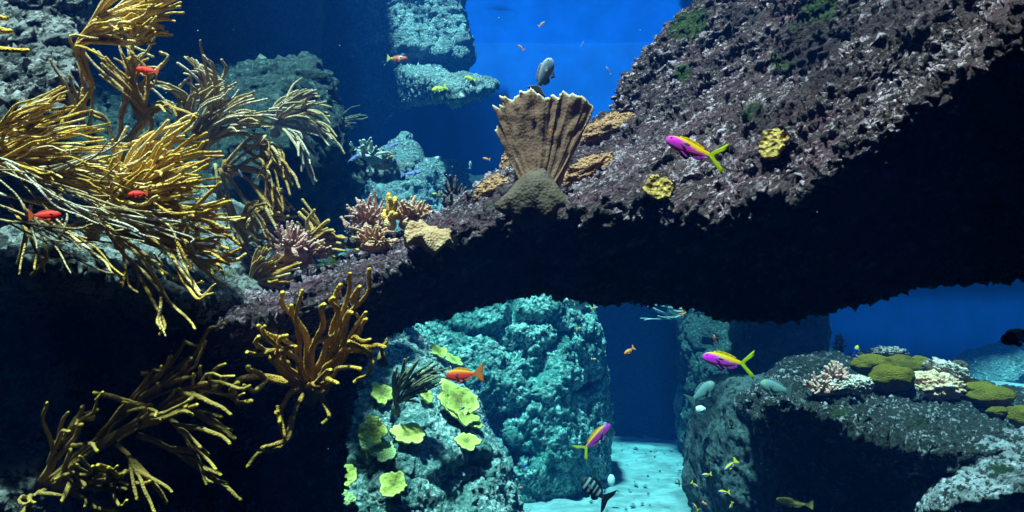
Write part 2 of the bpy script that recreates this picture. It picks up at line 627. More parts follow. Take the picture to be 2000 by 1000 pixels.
BUMPS = [ell(at(1180, 425, 2.0), (0.09, 0.1, 0.06)), ell(at(1390, 425, 1.95), (0.12, 0.1, 0.07)), ell(at(1560, 385, 1.9), (0.1, 0.12, 0.06)), ell(at(1700, 300, 1.8), (0.1, 0.12, 0.07)),
         ell(at(900, 470, 2.15), (0.1, 0.1, 0.05)), ell(at(1640, 470, 1.95), (0.07, 0.06, 0.05)), ell(at(1700, 510, 2.0), (0.08, 0.06, 0.04)), ell(at(1480, 560, 2.2), (0.12, 0.1, 0.05)), ell(at(1120, 530, 2.25), (0.1, 0.08, 0.04))]
ARCH_DISP = ((0.09, 3.0, 3, 'f'), (0.042, 10, 3, 'f'), (0.024, 34, 3, 'f'), (0.022, 90, 2, 'b'))
mossy = [(at(1350, 45, 2.45), 0.075), (at(1585, 40, 2.15), 0.07), (at(1545, 105, 2.1), 0.06), (at(1600, 5, 2.2), 0.06), (at(1470, 215, 2.0), 0.03),
         (at(1330, 140, 2.35), 0.03), (at(1950, 80, 1.6), 0.06), (at(945, 400, 2.2), 0.035), (at(640, 510, 2.4), 0.05)]
arch = rock('rock_arch', 'purple grey reef rock arch spanning the scene with black unlit underside', chain(*A) + foot + BUMPS, 0.0062, M['arch'],
            3, ARCH_DISP, moss=mossy, stretch=GRAIN, seed=2.0, cat='rock arch', pre=(0.022, 9),
            shade_tint=[(at(1600, 90, 2.15), 0.11), (at(1720, 90, 1.95), 0.11), (at(1480, 60, 2.4), 0.09), (at(1800, 60, 1.85), 0.07), (at(1500, 250, 2.0), 0.05), (at(1650, 190, 1.9), 0.1), (at(1390, 120, 2.3), 0.04)],  # shade of the upper hollow, put into the colour
            dents=[(at(1640, 100, 2.05), 0.13, (0.02, 0.12, -0.12)), (at(1500, 60, 2.35), 0.10, (0.0, 0.08, -0.09)), (at(1500, 260, 1.95), 0.05, (0.0, 0.05, -0.06)),
                   (at(1560, 300, 1.8), 0.06, (0.0, 0.06, -0.05)), (at(1800, 120, 1.75), 0.10, (0, 0.08, -0.06))])

shelf = rock('rock_shelf', 'broad speckled rock shelf carrying the yellow sea whips above a black hollow', chain(
    asec((-350, 330, 2.9), (-350, 470, 1.75), (-300, 620, 2.4)),
    asec((0, 345, 2.9), (0, 500, 1.82), (0, 590, 2.4)),
    asec((200, 345, 2.9), (200, 535, 1.86), (200, 600, 2.4)),
    asec((330, 350, 2.9), (350, 590, 1.95), (350, 650, 2.4)),
    asec((470, 420, 2.9), (490, 585, 2.1), (470, 650, 2.4))) + [
    # recessed wall of the hollow
    sec((-400, 560, 2.5), (400, 600, 2.5), (-400, 1200, 2.3), (450, 1200, 2.35), (-400, 560, 3.2), (400, 600, 3.2), (-400, 1200, 3.2), (450, 1200, 3.2))] + [
    ell(at(110, 735, 2.35), (0.12, 0.12, 0.08)), ell(at(330, 690, 2.3), (0.14, 0.1, 0.08)), ell(at(70, 950, 2.1), (0.16, 0.2, 0.1))],
    0.009, M['shelf'], 4, ((0.06, 2.6, 3, 'f'), (0.035, 9, 3, 'f'), (0.022, 20, 3, 'r'), (0.010, 50, 2, 'b')), seed=11.0,
    moss=[(at(425, 560, 2.2), 0.06), (at(520, 600, 2.1), 0.04)])

outcrop = rock('rock_outcrop', 'near rock outcrop with glinting speckles in the upper corner beside sea whips', [
    sec((-250, -150, 2.5), (120, -150, 2.6), (142, 60, 2.3), (132, 170, 2.15), (60, 260, 2.05), (-250, 300, 1.85),
        (-250, -150, 2.9), (150, -150, 2.9), (150, 150, 2.8), (60, 300, 2.7))],
    0.0085, M['outcrop'], 4, ((0.07, 3, 3, 'f'), (0.05, 10, 3, 'f'), (0.028, 26, 3, 'r'), (0.018, 60, 2, 'b')), stretch=GRAIN, seed=23.0)

# rocks behind, left half
DISP_FAR = ((0.12, 1.6, 3, 'f'), (0.07, 6, 3, 'f'), (0.045, 15, 3, 'r'), (0.022, 38, 3, 'b'))
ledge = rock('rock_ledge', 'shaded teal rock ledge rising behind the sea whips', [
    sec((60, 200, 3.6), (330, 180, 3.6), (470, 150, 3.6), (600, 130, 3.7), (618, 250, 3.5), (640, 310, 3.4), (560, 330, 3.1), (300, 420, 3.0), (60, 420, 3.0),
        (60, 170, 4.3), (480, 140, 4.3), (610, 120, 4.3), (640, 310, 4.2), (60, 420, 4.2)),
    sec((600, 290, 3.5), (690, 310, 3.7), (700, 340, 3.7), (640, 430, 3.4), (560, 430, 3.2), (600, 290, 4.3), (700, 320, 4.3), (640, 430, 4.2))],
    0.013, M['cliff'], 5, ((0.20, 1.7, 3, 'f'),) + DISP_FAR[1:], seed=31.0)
reef_mid = rock('reef_rock', 'ledge of blue lit rubble rock with small pale branching corals on top', [
    sec((560, 325, 3.9), (660, 308, 3.9), (760, 314, 4.05), (800, 340, 4.1), (640, 350, 3.8), (640, 312, 4.2), (800, 330, 4.25))],
    0.014, M['bright'], 4, DISP_FAR[1:], seed=37.0)
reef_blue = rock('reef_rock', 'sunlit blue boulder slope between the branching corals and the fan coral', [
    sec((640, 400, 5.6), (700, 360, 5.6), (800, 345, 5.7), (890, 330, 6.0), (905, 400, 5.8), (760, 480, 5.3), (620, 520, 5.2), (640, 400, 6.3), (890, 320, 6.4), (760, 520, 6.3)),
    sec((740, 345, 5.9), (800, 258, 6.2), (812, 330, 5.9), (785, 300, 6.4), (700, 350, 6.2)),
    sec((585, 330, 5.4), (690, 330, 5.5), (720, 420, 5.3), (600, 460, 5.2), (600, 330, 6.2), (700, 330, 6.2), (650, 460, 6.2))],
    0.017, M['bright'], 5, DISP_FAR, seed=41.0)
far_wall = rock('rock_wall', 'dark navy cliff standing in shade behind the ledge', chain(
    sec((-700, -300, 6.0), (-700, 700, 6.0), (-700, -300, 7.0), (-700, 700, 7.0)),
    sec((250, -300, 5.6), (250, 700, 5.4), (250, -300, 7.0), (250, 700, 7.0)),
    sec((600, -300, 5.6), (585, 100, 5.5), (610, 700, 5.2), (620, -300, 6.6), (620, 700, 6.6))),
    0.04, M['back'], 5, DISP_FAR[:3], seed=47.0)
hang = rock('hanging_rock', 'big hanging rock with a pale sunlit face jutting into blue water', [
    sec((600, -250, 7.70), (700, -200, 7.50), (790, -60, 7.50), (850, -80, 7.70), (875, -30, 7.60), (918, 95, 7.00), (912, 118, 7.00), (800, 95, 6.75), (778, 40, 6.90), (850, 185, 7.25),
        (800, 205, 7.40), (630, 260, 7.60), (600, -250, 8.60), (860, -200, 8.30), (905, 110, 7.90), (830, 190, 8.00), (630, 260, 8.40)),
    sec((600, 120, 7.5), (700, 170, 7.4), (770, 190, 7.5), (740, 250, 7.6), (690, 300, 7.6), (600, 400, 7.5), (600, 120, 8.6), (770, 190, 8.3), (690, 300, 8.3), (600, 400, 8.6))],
    0.018, M['bright'], 3, ((0.22, 1.3, 3, 'f'),) + DISP_FAR[1:], seed=53.0, shade_tint=[(at(680, 60, 7.50), 0.42), (at(700, 200, 7.50), 0.5), (at(760, 280, 7.60), 0.4)])  # unlit side of the rock, darkened in its colour
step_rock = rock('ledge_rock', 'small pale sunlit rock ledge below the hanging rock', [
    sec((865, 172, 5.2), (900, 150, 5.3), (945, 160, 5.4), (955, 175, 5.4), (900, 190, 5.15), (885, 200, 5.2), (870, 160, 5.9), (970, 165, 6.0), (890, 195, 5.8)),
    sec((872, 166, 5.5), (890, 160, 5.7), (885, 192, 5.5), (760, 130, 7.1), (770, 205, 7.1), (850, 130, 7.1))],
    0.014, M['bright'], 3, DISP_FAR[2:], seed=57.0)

# the pillar below the arch
pillar_near = rock('boulder', 'near sloping boulder studded with yellow green plate corals', chain(
    sec((560, 690, 3.9), (740, 640, 4.1), (800, 650, 4.2), (560, 690, 4.9), (820, 660, 5.0)),
    sec((560, 800, 3.45), (700, 780, 3.45), (880, 760, 3.75), (900, 770, 3.95), (560, 800, 4.8), (900, 770, 4.9)),
    sec((560, 920, 3.2), (760, 910, 3.2), (960, 900, 3.5), (985, 905, 3.8), (560, 920, 4.8), (980, 905, 4.8)),
    sec((560, 1200, 3.0), (800, 1200, 3.0), (1020, 1150, 3.35), (1040, 1150, 3.7), (560, 1200, 4.6), (1040, 1150, 4.6))),
    0.0095, M['boulder'], 5, ((0.07, 2.2, 3, 'f'), (0.04, 7, 3, 'f'), (0.018, 18, 3, 'r'), (0.018, 46, 3, 'b')), crack=((0.55, 0.55, 0.4), 0.035, 0.08), seed=61.0)
pillar = rock('rock_pillar', 'tall rounded teal rock pillar split by deep joints standing on sand', chain(
    sec((720, 540, 5.65), (900, 520, 5.55), (1080, 540, 5.55), (1130, 570, 5.75), (720, 540, 6.75), (1130, 570, 6.65)),
    sec((700, 640, 5.55), (900, 620, 5.30), (1080, 620, 5.35), (1165, 650, 5.75), (700, 640, 6.75), (1165, 650, 6.65)),
    sec((700, 760, 5.45), (900, 740, 5.15), (1090, 740, 5.25), (1178, 770, 5.75), (700, 760, 6.75), (1180, 770, 6.65)),
    sec((700, 870, 5.45), (900, 860, 5.15), (1100, 860, 5.25), (1183, 880, 5.75), (700, 860, 6.75), (1185, 880, 6.65)),
    sec((700, 1080, 5.45), (900, 1060, 5.15), (1090, 1010, 5.35), (1192, 970, 5.75), (700, 1080, 6.75), (1190, 970, 6.65))),
    0.012, M['pillar'], 6, ((0.10, 1.8, 3, 'f'), (0.05, 6, 3, 'f'), (0.024, 16, 3, 'r'), (0.022, 42, 3, 'b')), crack=((0.75, 0.75, 0.5), 0.05, 0.11), seed=71.0)
# behind the gap
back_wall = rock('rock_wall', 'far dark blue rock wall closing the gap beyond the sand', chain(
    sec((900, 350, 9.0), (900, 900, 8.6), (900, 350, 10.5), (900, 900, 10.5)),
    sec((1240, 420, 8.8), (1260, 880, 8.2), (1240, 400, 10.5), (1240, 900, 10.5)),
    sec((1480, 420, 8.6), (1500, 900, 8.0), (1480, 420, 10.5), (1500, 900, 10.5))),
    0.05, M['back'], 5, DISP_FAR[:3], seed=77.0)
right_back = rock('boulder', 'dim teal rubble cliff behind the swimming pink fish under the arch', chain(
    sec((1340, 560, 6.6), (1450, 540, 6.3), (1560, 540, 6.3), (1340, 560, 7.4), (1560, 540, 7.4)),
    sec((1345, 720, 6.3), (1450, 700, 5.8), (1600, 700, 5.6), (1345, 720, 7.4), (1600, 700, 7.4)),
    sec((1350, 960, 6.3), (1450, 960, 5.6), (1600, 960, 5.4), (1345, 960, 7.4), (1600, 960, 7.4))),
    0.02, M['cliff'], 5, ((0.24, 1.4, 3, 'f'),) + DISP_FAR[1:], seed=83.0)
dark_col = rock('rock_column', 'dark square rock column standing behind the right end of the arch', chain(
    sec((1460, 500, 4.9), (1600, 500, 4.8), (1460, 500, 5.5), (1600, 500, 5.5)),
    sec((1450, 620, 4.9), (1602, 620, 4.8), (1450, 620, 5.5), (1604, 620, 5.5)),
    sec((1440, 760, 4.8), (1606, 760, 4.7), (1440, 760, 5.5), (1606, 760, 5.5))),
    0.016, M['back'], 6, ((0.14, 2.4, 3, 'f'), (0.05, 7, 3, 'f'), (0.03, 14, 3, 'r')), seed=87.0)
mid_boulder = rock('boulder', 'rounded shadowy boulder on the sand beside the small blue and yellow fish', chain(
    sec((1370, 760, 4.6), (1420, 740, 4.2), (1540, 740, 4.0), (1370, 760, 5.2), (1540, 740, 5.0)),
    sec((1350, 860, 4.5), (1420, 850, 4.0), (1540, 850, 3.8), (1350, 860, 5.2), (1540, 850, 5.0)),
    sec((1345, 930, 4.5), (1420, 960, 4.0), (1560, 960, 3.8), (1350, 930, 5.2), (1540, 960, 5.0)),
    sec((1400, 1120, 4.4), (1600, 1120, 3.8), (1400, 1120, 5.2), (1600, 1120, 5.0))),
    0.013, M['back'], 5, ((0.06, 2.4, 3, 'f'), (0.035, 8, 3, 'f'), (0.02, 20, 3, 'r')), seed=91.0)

# right reef table
def rsec(T, Cc, B, back=0.5):
    return asec(T, Cc, B, back)


reef = rock('reef_table', 'mossy reef table crowned with olive mounds and a pale lumpy coral', chain(
    rsec((1500, 760, 3.7), (1490, 785, 3.4), (1540, 960, 3.6)),
    rsec((1580, 705, 3.9), (1580, 795, 3.25), (1600, 960, 3.6)),
    rsec((1700, 705, 4.2), (1700, 850, 3.1), (1720, 960, 3.5)),
    rsec((1850, 720, 4.3), (1830, 885, 3.0), (1850, 980, 3.4)),
    rsec((1960, 770, 4.2), (1960, 890, 2.98), (1980, 1000, 3.3)),
    rsec((2200, 800, 4.0), (2200, 890, 2.9), (2200, 1000, 3.3))) + [
    sec((1540, 900, 3.7), (2200, 900, 3.5), (1540, 1250, 3.5), (2200, 1250, 3.4), (1540, 900, 4.4), (2200, 900, 4.4), (1540, 1250, 4.4), (2200, 1250, 4.4))],
    0.010, M['reef'], 4, ((0.10, 2.6, 3, 'f'), (0.07, 7, 3, 'f'), (0.032, 17, 3, 'r'), (0.018, 45, 3, 'b')), seed=97.0,
    moss=[(at(1640, 800, 3.2), 0.05), (at(1800, 815, 3.1), 0.05), (at(1940, 830, 3.1), 0.05), (at(1705, 775, 3.4), 0.03)])
corner = rock('rock_outcrop', 'near mossy rock with a bright ridge cut off by the bottom corner', chain(
    asec((1945, 850, 3.15), (1835, 985, 2.8), (1850, 1100, 3.0)),
    asec((2010, 850, 3.15), (1960, 960, 2.75), (1960, 1100, 3.0)),
    asec((2150, 830, 3.15), (2150, 930, 2.7), (2150, 1100, 3.0))),
    0.008, M['reef'], 4, ((0.04, 3, 3, 'f'), (0.03, 10, 3, 'f'), (0.02, 21, 3, 'r'), (0.008, 50, 2, 'b')), seed=101.0,
    moss=[(at(1960, 920, 2.9), 0.05), (at(1920, 990, 2.8), 0.04)])
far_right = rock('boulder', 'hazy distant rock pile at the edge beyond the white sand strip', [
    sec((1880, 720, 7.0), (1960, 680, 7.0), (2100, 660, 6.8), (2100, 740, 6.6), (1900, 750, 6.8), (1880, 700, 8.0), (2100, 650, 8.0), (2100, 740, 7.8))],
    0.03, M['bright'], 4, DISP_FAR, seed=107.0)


# ------------------------------------------------------------------ corals
M.update({
    'whip': skin_mat('mustard_sea_whip', (0.64, 0.32, 0.045), (0.84, 0.48, 0.10), 30, 0.003, tip=(0.95, 0.6, 0.10), bscale=260, vary=(0.66, 0.46, 0.24)),
    'whip_gold': skin_mat('golden_brown_sea_whip', (0.46, 0.22, 0.03), (0.68, 0.37, 0.06), 30, 0.005, tip=(0.95, 0.6, 0.08), bscale=220, vary=(0.4, 0.22, 0.06)),
    'whip_brown': skin_mat('ochre_brown_sea_whip', (0.46, 0.22, 0.05), (0.66, 0.37, 0.1), 30, 0.003, tip=(0.75, 0.52, 0.14), bscale=260, vary=(0.5, 0.36, 0.2)),
    'whip_tan': skin_mat('tan_sea_whip', (0.45, 0.28, 0.13), (0.62, 0.43, 0.24), 30, 0.003, tip=(0.75, 0.55, 0.25), bscale=240, vary=(0.5, 0.4, 0.36)),
    'whip_dark': skin_mat('shaded_sea_whip', (0.28, 0.155, 0.04), (0.4, 0.24, 0.06), 30, 0.003, tip=(0.8, 0.52, 0.05), bscale=240),  # darker copy of the sea whip, weak light put into its colour
    'whip_grey': skin_mat('grey_sea_plume', (0.13, 0.13, 0.08), (0.22, 0.2, 0.12), 30, 0.003, tip=(0.28, 0.25, 0.15), bscale=200),
    'whip_pale': skin_mat('pale_sea_plume', (0.3, 0.35, 0.33), (0.5, 0.55, 0.5), 30, 0.003, tip=(0.6, 0.6, 0.6), bscale=200),
    'pink': skin_mat('pink_finger_coral', (0.5, 0.22, 0.19), (0.72, 0.4, 0.35), 60, 0.004, tip=(0.9, 0.72, 0.7), bscale=300),
    'salmon': skin_mat('salmon_finger_coral', (0.55, 0.24, 0.14), (0.75, 0.42, 0.28), 60, 0.004, tip=(0.9, 0.72, 0.55), bscale=300),
    'darktwig': skin_mat('dark_branching_coral', (0.05, 0.04, 0.05), (0.12, 0.09, 0.09), 60, 0.003, tip=(0.55, 0.4, 0.35), bscale=300),
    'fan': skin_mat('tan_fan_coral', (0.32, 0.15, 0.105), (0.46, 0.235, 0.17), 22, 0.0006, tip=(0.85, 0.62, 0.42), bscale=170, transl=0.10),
    'leather': skin_mat('grey_leather_coral', (0.07, 0.045, 0.036), (0.13, 0.085, 0.065), 14, 0.002, bscale=140),
    'crust': skin_mat('rust_orange_encrusting_coral', (0.3, 0.125, 0.06), (0.52, 0.25, 0.14), 45, 0.012, bscale=130),
    'lobes': skin_mat('orange_beige_leather_coral', (0.34, 0.17, 0.09), (0.5, 0.28, 0.16), 25, 0.004, tip=(0.58, 0.36, 0.22), bscale=150),
    'plate': skin_mat('yellow_green_plate_coral', (0.34, 0.34, 0.06), (0.62, 0.62, 0.13), 18, 0.002, tip=(0.82, 0.8, 0.26), bscale=120, transl=0.1, core=(0.2, 0.17, 0.04)),
    'plate_dull': skin_mat('dull_green_plate_coral', (0.24, 0.3, 0.12), (0.42, 0.5, 0.2), 20, 0.006, tip=(0.55, 0.62, 0.3), bscale=120),
    'sponge': skin_mat('ochre_cup_sponge', (0.14, 0.07, 0.02), (0.62, 0.38, 0.1), 75, 0.016, tip=(0.75, 0.52, 0.12), bscale=95),
    'olive': skin_mat('olive_carpet_mound', (0.13, 0.09, 0.012), (0.25, 0.18, 0.03), 9, 0.01, bscale=230, rough=0.95, spec=0.0),
    'lumpy': skin_mat('cream_lumpy_coral', (0.5, 0.25, 0.15), (0.78, 0.5, 0.36), 20, 0.006, bscale=120, tip=(0.95, 0.85, 0.7)),
    'darkball': skin_mat('dark_brown_brain_coral', (0.04, 0.025, 0.02), (0.12, 0.08, 0.06), 40, 0.012, bscale=60),
    'palecrust': skin_mat('pale_pink_encrusting_coral', (0.4, 0.3, 0.27), (0.8, 0.66, 0.6), 40, 0.014, bscale=90),
    'white': skin_mat('white_shell', (0.6, 0.65, 0.65), (0.85, 0.88, 0.88), 30, 0.003),
})


def catmull(pts, n):
    P = np.asarray(pts, float)
    P = np.vstack([2 * P[0] - P[1], P, 2 * P[-1] - P[-2]])
    k = len(P) - 3
    t = np.linspace(0, k, n)
    i = np.minimum(t.astype(int), k - 1)
    u = (t - i)[:, None]
    a, b, c, d = P[i], P[i + 1], P[i + 2], P[i + 3]
    return 0.5 * (2 * b + (c - a) * u + (2 * a - 5 * b + 4 * c - d) * u ** 2 + (3 * b - a - 3 * c + d) * u ** 3)


def tube(path, rad, sides=7, rough=0.0):
    """A tapered round branch with a rounded tip; returns vertices, faces and the position along it."""
    path = np.asarray(path, float)
    n = len(path)
    tan = np.gradient(path, axis=0)
    tan /= np.linalg.norm(tan, axis=1)[:, None] + 1e-12
    # rounded tip
    tip = path[-1]
    ext = [(0.5, 0.87), (0.87, 0.5), (1.0, 0.12)]
    path = np.vstack([path] + [tip + tan[-1] * rad[-1] * e for e, _ in ext])
    rad = np.concatenate([rad, [rad[-1] * s for _, s in ext]])
    tan = np.vstack([tan, np.repeat(tan[-1:], 3, 0)])
    ref = np.array((0.3, 0.5, 0.8))
    u = np.cross(tan, ref)
    u /= np.linalg.norm(u, axis=1)[:, None] + 1e-9
    for i in range(1, len(u)):
        w = u[i - 1] - tan[i] * (u[i - 1] @ tan[i])
        u[i] = w / (np.linalg.norm(w) + 1e-9)
    w = np.cross(tan, u)
    a = np.linspace(0, 2 * math.pi, sides, endpoint=False)
    rr = rad[:, None] * (1 + rough * RNG.standard_normal((len(rad), sides)))
    v = path[:, None] + rr[..., None] * (np.cos(a)[None, :, None] * u[:, None] + np.sin(a)[None, :, None] * w[:, None])
    m = len(path)
    idx = np.arange(m * sides).reshape(m, sides)
    nx = np.roll(idx, -1, 1)
    f = np.stack([idx[:-1], nx[:-1], nx[1:], idx[1:]], -1).reshape(-1, 4).tolist()
    f.append(idx[-1].tolist())
    f.append(idx[0][::-1].tolist())
    t = np.repeat(np.linspace(0, 1, m), sides)
    return v.reshape(-1, 3), f, t


def whip(label, base, paths=(), tips=(), r=6.0, mat='whip', bow=0.18, forks=1, spread=22, dd=0.10, group='sea whip corals', seg=15, sides=7,
         name='sea_whip_coral', dend=-0.05, rough=0.06, fork_len=1.0, wave=0.10):
    """A sea whip colony. base and tips are photograph pixels with a depth; r is a half width in pixels at the base depth."""
    B = at(*base)
    root = empty(name, B, label, 'coral', group)
    rm = 0.86 * r * base[2] / F
    forks = forks + 1 if forks >= 2 else forks
    lines = []
    for pth in paths:
        k = len(pth)
        d1 = base[2] + dend + random.uniform(-dd, dd) * 0.5
        d0 = base[2] if abs(pth[0][0] - base[0]) + abs(pth[0][1] - base[1]) < 60 else (base[2] + d1) / 2
        lines.append(catmull([at(q[0], q[1], d0 + (d1 - d0) * (i / max(1, k - 1))) for i, q in enumerate(pth)], seg))
    for tp in tips:
        d1 = base[2] + dend + random.uniform(-dd, dd)
        bw = tp[2] if len(tp) > 2 else bow * random.uniform(0.5, 1.4)
        b2, t2 = np.array(base[:2], float), np.array(tp[:2], float)
        ax = t2 - b2
        pr = np.array((ax[1], -ax[0]))
        if pr[1] > 0:
            pr = -pr
        pts = []
        for s in (0, 0.3, 0.65, 1.0):
            q = b2 + ax * s + pr * bw * math.sin(math.pi * (s ** 0.8)) * 1.0
            q = q + RNG.normal(0, 0.02 * np.linalg.norm(ax), 2) * (s > 0)
            pts.append(at(q[0], q[1], base[2] + (d1 - base[2]) * s))
        lines.append(catmull(pts, seg))
    px = base[2] / F
    for ln in list(lines):
        for _ in range(forks):
            s = random.randint(int(seg * 0.2), int(seg * 0.62))
            off = (RNG.normal(0, spread * px) * RIGHT + RNG.normal(0, spread * px) * UP + RNG.normal(0, spread * px * 0.8) * FWD)
            end = ln[-1] + off - (ln[-1] - ln[s]) * (0.35 * random.random() + 1 - fork_len)
            mid = ln[(s + seg) // 2] + off * 0.75
            lines.append(catmull([ln[s], mid, end], max(8, seg - 5)))
    for i, ln in enumerate(lines):
        n = len(ln)
        L = np.linalg.norm(np.diff(ln, axis=0), axis=1).sum()
        wig = np.stack([fbm(ln + j * 7.7 + i * 3.1, 9, 2) for j in range(3)], 1)
        ln = ln + wig * wave * min(L, 0.4) * np.linspace(0, 1, n)[:, None]
        s = np.linspace(0, 1, n)
        rad = rm * random.uniform(0.75, 1.15) * (1.12 - 0.52 * s + 0.08 * np.clip((s - 0.88) / 0.12, 0, 1))
        v, f, t = tube(ln - B, rad, sides, rough)
        part('branch', mesh_of('branch', v, f, M[mat], attrs={'t': t}), root)
    # holdfast that grips the rock
    v, f, t = tube([(0, 0.02, -1.6 * rm - 0.02), (0, 0, -rm), (0, 0, rm)], np.array([3.2, 2.2, 1.5]) * rm, 8, 0.08)
    part('holdfast', mesh_of('holdfast', v, f, M[mat], attrs={'t': t * 0.5}), root)
    return root


# upper colony on a long bare stalk
whip('mustard sea whip on a long bent stalk sweeping over the dark water', (125, 240, 2.02), paths=[
    [(125, 240), (178, 175), (168, 130), (150, 88), (175, 58), (230, 50)]] + [
    [(150, 88), (185, 40 + i * 6), (240 + 6 * i, 22 + i * 9), (e[0] - 30, e[1] + 6), e] for i, e in enumerate(
        [(330, -8), (300, -14), (362, 8), (356, 20), (322, 30), (285, 20), (325, 62), (255, 60)])] + [
    [(160, 70), (200, 20), (240, -25)], [(155, 80), (215, 78), (250, 85), (300, 40)]], r=4.8, forks=3, spread=16, dend=-0.08)
whip('curly olive brown sea whip behind the red fish', (235, 290, 2.15), paths=[
    [(235, 290), (290, 230), (240, 160), (185, 95)], [(250, 285), (295, 250), (270, 190), (195, 120)], [(230, 280), (240, 205), (270, 130), (302, 76)],
    [(240, 280), (240, 200), (300, 165), (308, 148)], [(225, 290), (205, 230), (165, 210), (160, 170)], [(240, 285), (280, 210), (240, 125), (262, 115)],
    [(245, 285), (300, 205), (345, 215)], [(200, 300), (160, 240), (165, 180), (150, 120)]], r=4.6, mat='whip_brown', forks=3, spread=24)
whip('sea whip with tall strands arching over like a fountain', (395, 305, 2.3), paths=[
    [(395, 305), (425, 220), (405, 150), (365, 112)], [(400, 300), (438, 215), (430, 155), (392, 126)], [(395, 300), (412, 235), (395, 165), (352, 122)],
    [(385, 290), (375, 215), (365, 180), (332, 160)], [(400, 300), (430, 230), (420, 170), (375, 118)], [(360, 250), (340, 205), (325, 195)],
    [(365, 255), (385, 240), (390, 225)]],
     tips=[(490, 190), (480, 200), (525, 235), (530, 258), (452, 210), (500, 240), (415, 150), (515, 225), (470, 182), (440, 170)],
     r=4.0, mat='whip_tan', bow=0.25, forks=4, spread=16)
whip('drooping sea whip curling down beside the fountain shaped one', (440, 320, 2.36), paths=[
    [(440, 320), (490, 272), (535, 290), (560, 350)], [(445, 325), (500, 285), (535, 305), (550, 345)], [(450, 335), (510, 305), (548, 330), (566, 366)],
    [(440, 330), (485, 350), (520, 400), (545, 440)], [(435, 330), (470, 380), (490, 420), (500, 450)], [(430, 330), (445, 380), (455, 430), (470, 480)],
    [(440, 325), (500, 330), (535, 370), (555, 420)], [(420, 320), (430, 380), (440, 420), (445, 470)], [(445, 330), (510, 340), (545, 385), (560, 410)]],
     r=4.2, mat='whip_brown', forks=4, spread=20)
whip('dense bright yellow sea whip thicket spilling across the rock shelf', (175, 440, 1.92), tips=[
    (402, 270), (392, 300), (402, 325), (380, 350), (388, 385), (362, 330), (330, 310), (352, 298), (310, 290), (372, 285), (340, 340), (300, 330), (360, 370),
    (330, 375), (290, 350), (385, 400), (350, 395), (280, 310), (320, 355), (395, 345), (260, 330), (300, 375), (240, 320), (270, 370)],
     r=5.0, bow=0.10, forks=7, spread=32, dd=0.16, dend=-0.08)
whip('low yellow sea whip with blunt forked arms reaching over the ledge edge', (230, 455, 1.90), paths=[
    [(230, 455), (320, 430), (400, 425), (462, 432)], [(235, 450), (330, 440), (400, 450), (450, 455)], [(240, 455), (340, 490), (400, 510), (458, 512)],
    [(400, 510), (425, 508), (445, 490)], [(240, 460), (320, 480), (380, 500), (415, 530)], [(300, 440), (360, 410), (430, 400)], [(260, 450), (350, 465), (430, 460)],
    [(240, 450), (300, 420), (380, 425), (437, 420)]],
     r=5.0, forks=4, spread=28, dend=-0.05)
whip('spread of thin yellow sea whip strands lying across the shelf', (-70, 350, 1.82), tips=[
    (132, 168), (128, 188), (95, 200), (134, 215), (60, 262), (190, 250), (200, 272), (222, 322), (250, 335), (150, 290), (120, 240), (230, 300), (180, 320),
    (100, 300), (260, 360), (200, 350), (240, 380), (140, 340)], r=3.3, bow=0.10, forks=5, spread=26, dd=0.12)
whip('tangle of thin tan sea whip strands trailing down from the edge of the picture', (-60, 290, 1.72), paths=[
    [(-60, 290), (40, 330), (130, 400), (240, 440), (300, 470)], [(-60, 300), (30, 380), (60, 420), (120, 450), (160, 480)], [(-60, 330), (60, 340), (150, 380), (270, 420)],
    [(-60, 300), (60, 350), (125, 390), (122, 395)], [(-60, 360), (80, 400), (180, 420), (330, 430), (400, 440)], [(-60, 380), (50, 420), (150, 440), (250, 450)],
    [(-60, 340), (80, 330), (180, 340), (240, 320)], [(-60, 420), (60, 440), (130, 470), (180, 480)]], r=3.0, mat='whip_tan', forks=4, spread=30, seg=18)
whip('sea whip strands hanging off the shelf over the black hollow', (190, 420, 1.80), paths=[
    [(190, 420), (240, 495), (300, 555), (320, 600), (308, 640), (318, 648)], [(200, 430), (300, 530), (335, 590), (370, 646)], [(60, 400), (52, 470), (40, 533)],
    [(40, 400), (80, 455), (87, 510), (55, 541)], [(60, 420), (100, 435), (180, 480), (240, 536)], [(210, 420), (330, 490), (365, 560), (385, 582), (410, 585)],
    [(230, 400), (330, 440), (355, 510), (385, 560), (395, 568)], [(240, 480), (250, 550), (268, 572)], [(200, 440), (330, 540), (385, 550), (397, 556)],
    [(20, 400), (62, 470), (70, 528)], [(150, 420), (250, 470), (310, 530), (322, 535)]], r=4.0, forks=1, spread=24, dend=-0.12, seg=20)
whip('tan sea plume leaning over the ledge far behind the thicket', (535, 245, 3.0), tips=[
    (600, 175), (620, 188), (632, 205), (635, 225), (630, 245), (625, 265), (650, 278), (610, 290), (605, 320), (598, 300), (608, 352), (585, 180), (640, 262), (600, 265)],
     r=3.6, mat='whip_tan', bow=0.22, forks=3, spread=14)
whip('faint feathery sea plume in the blue distance above the ledge', (640, 262, 4.1), tips=[(700, 225), (716, 230), (690, 252), (655, 215), (672, 214), (682, 240), (630, 225)],
     r=1.6, mat='whip_grey', bow=0.2, forks=2, spread=12, sides=5)
whip('combed ochre sea whip just above the brown sea fan', (475, 480, 2.42), tips=[(545, 396), (555, 410), (562, 425), (545, 432), (565, 455), (520, 395), (500, 400), (540, 470), (490, 420)],
     r=4.5, mat='whip_brown', bow=0.28, forks=2, spread=14)
whip('ochre sea whip with blunt fingers behind the pink coral', (600, 500, 2.5), tips=[
    (598, 395), (588, 412), (640, 430), (672, 460), (682, 482), (652, 450), (622, 440), (670, 492), (692, 492), (640, 470), (575, 430), (655, 500)],
     r=5.5, mat='whip_brown', bow=0.25, forks=1, spread=14)
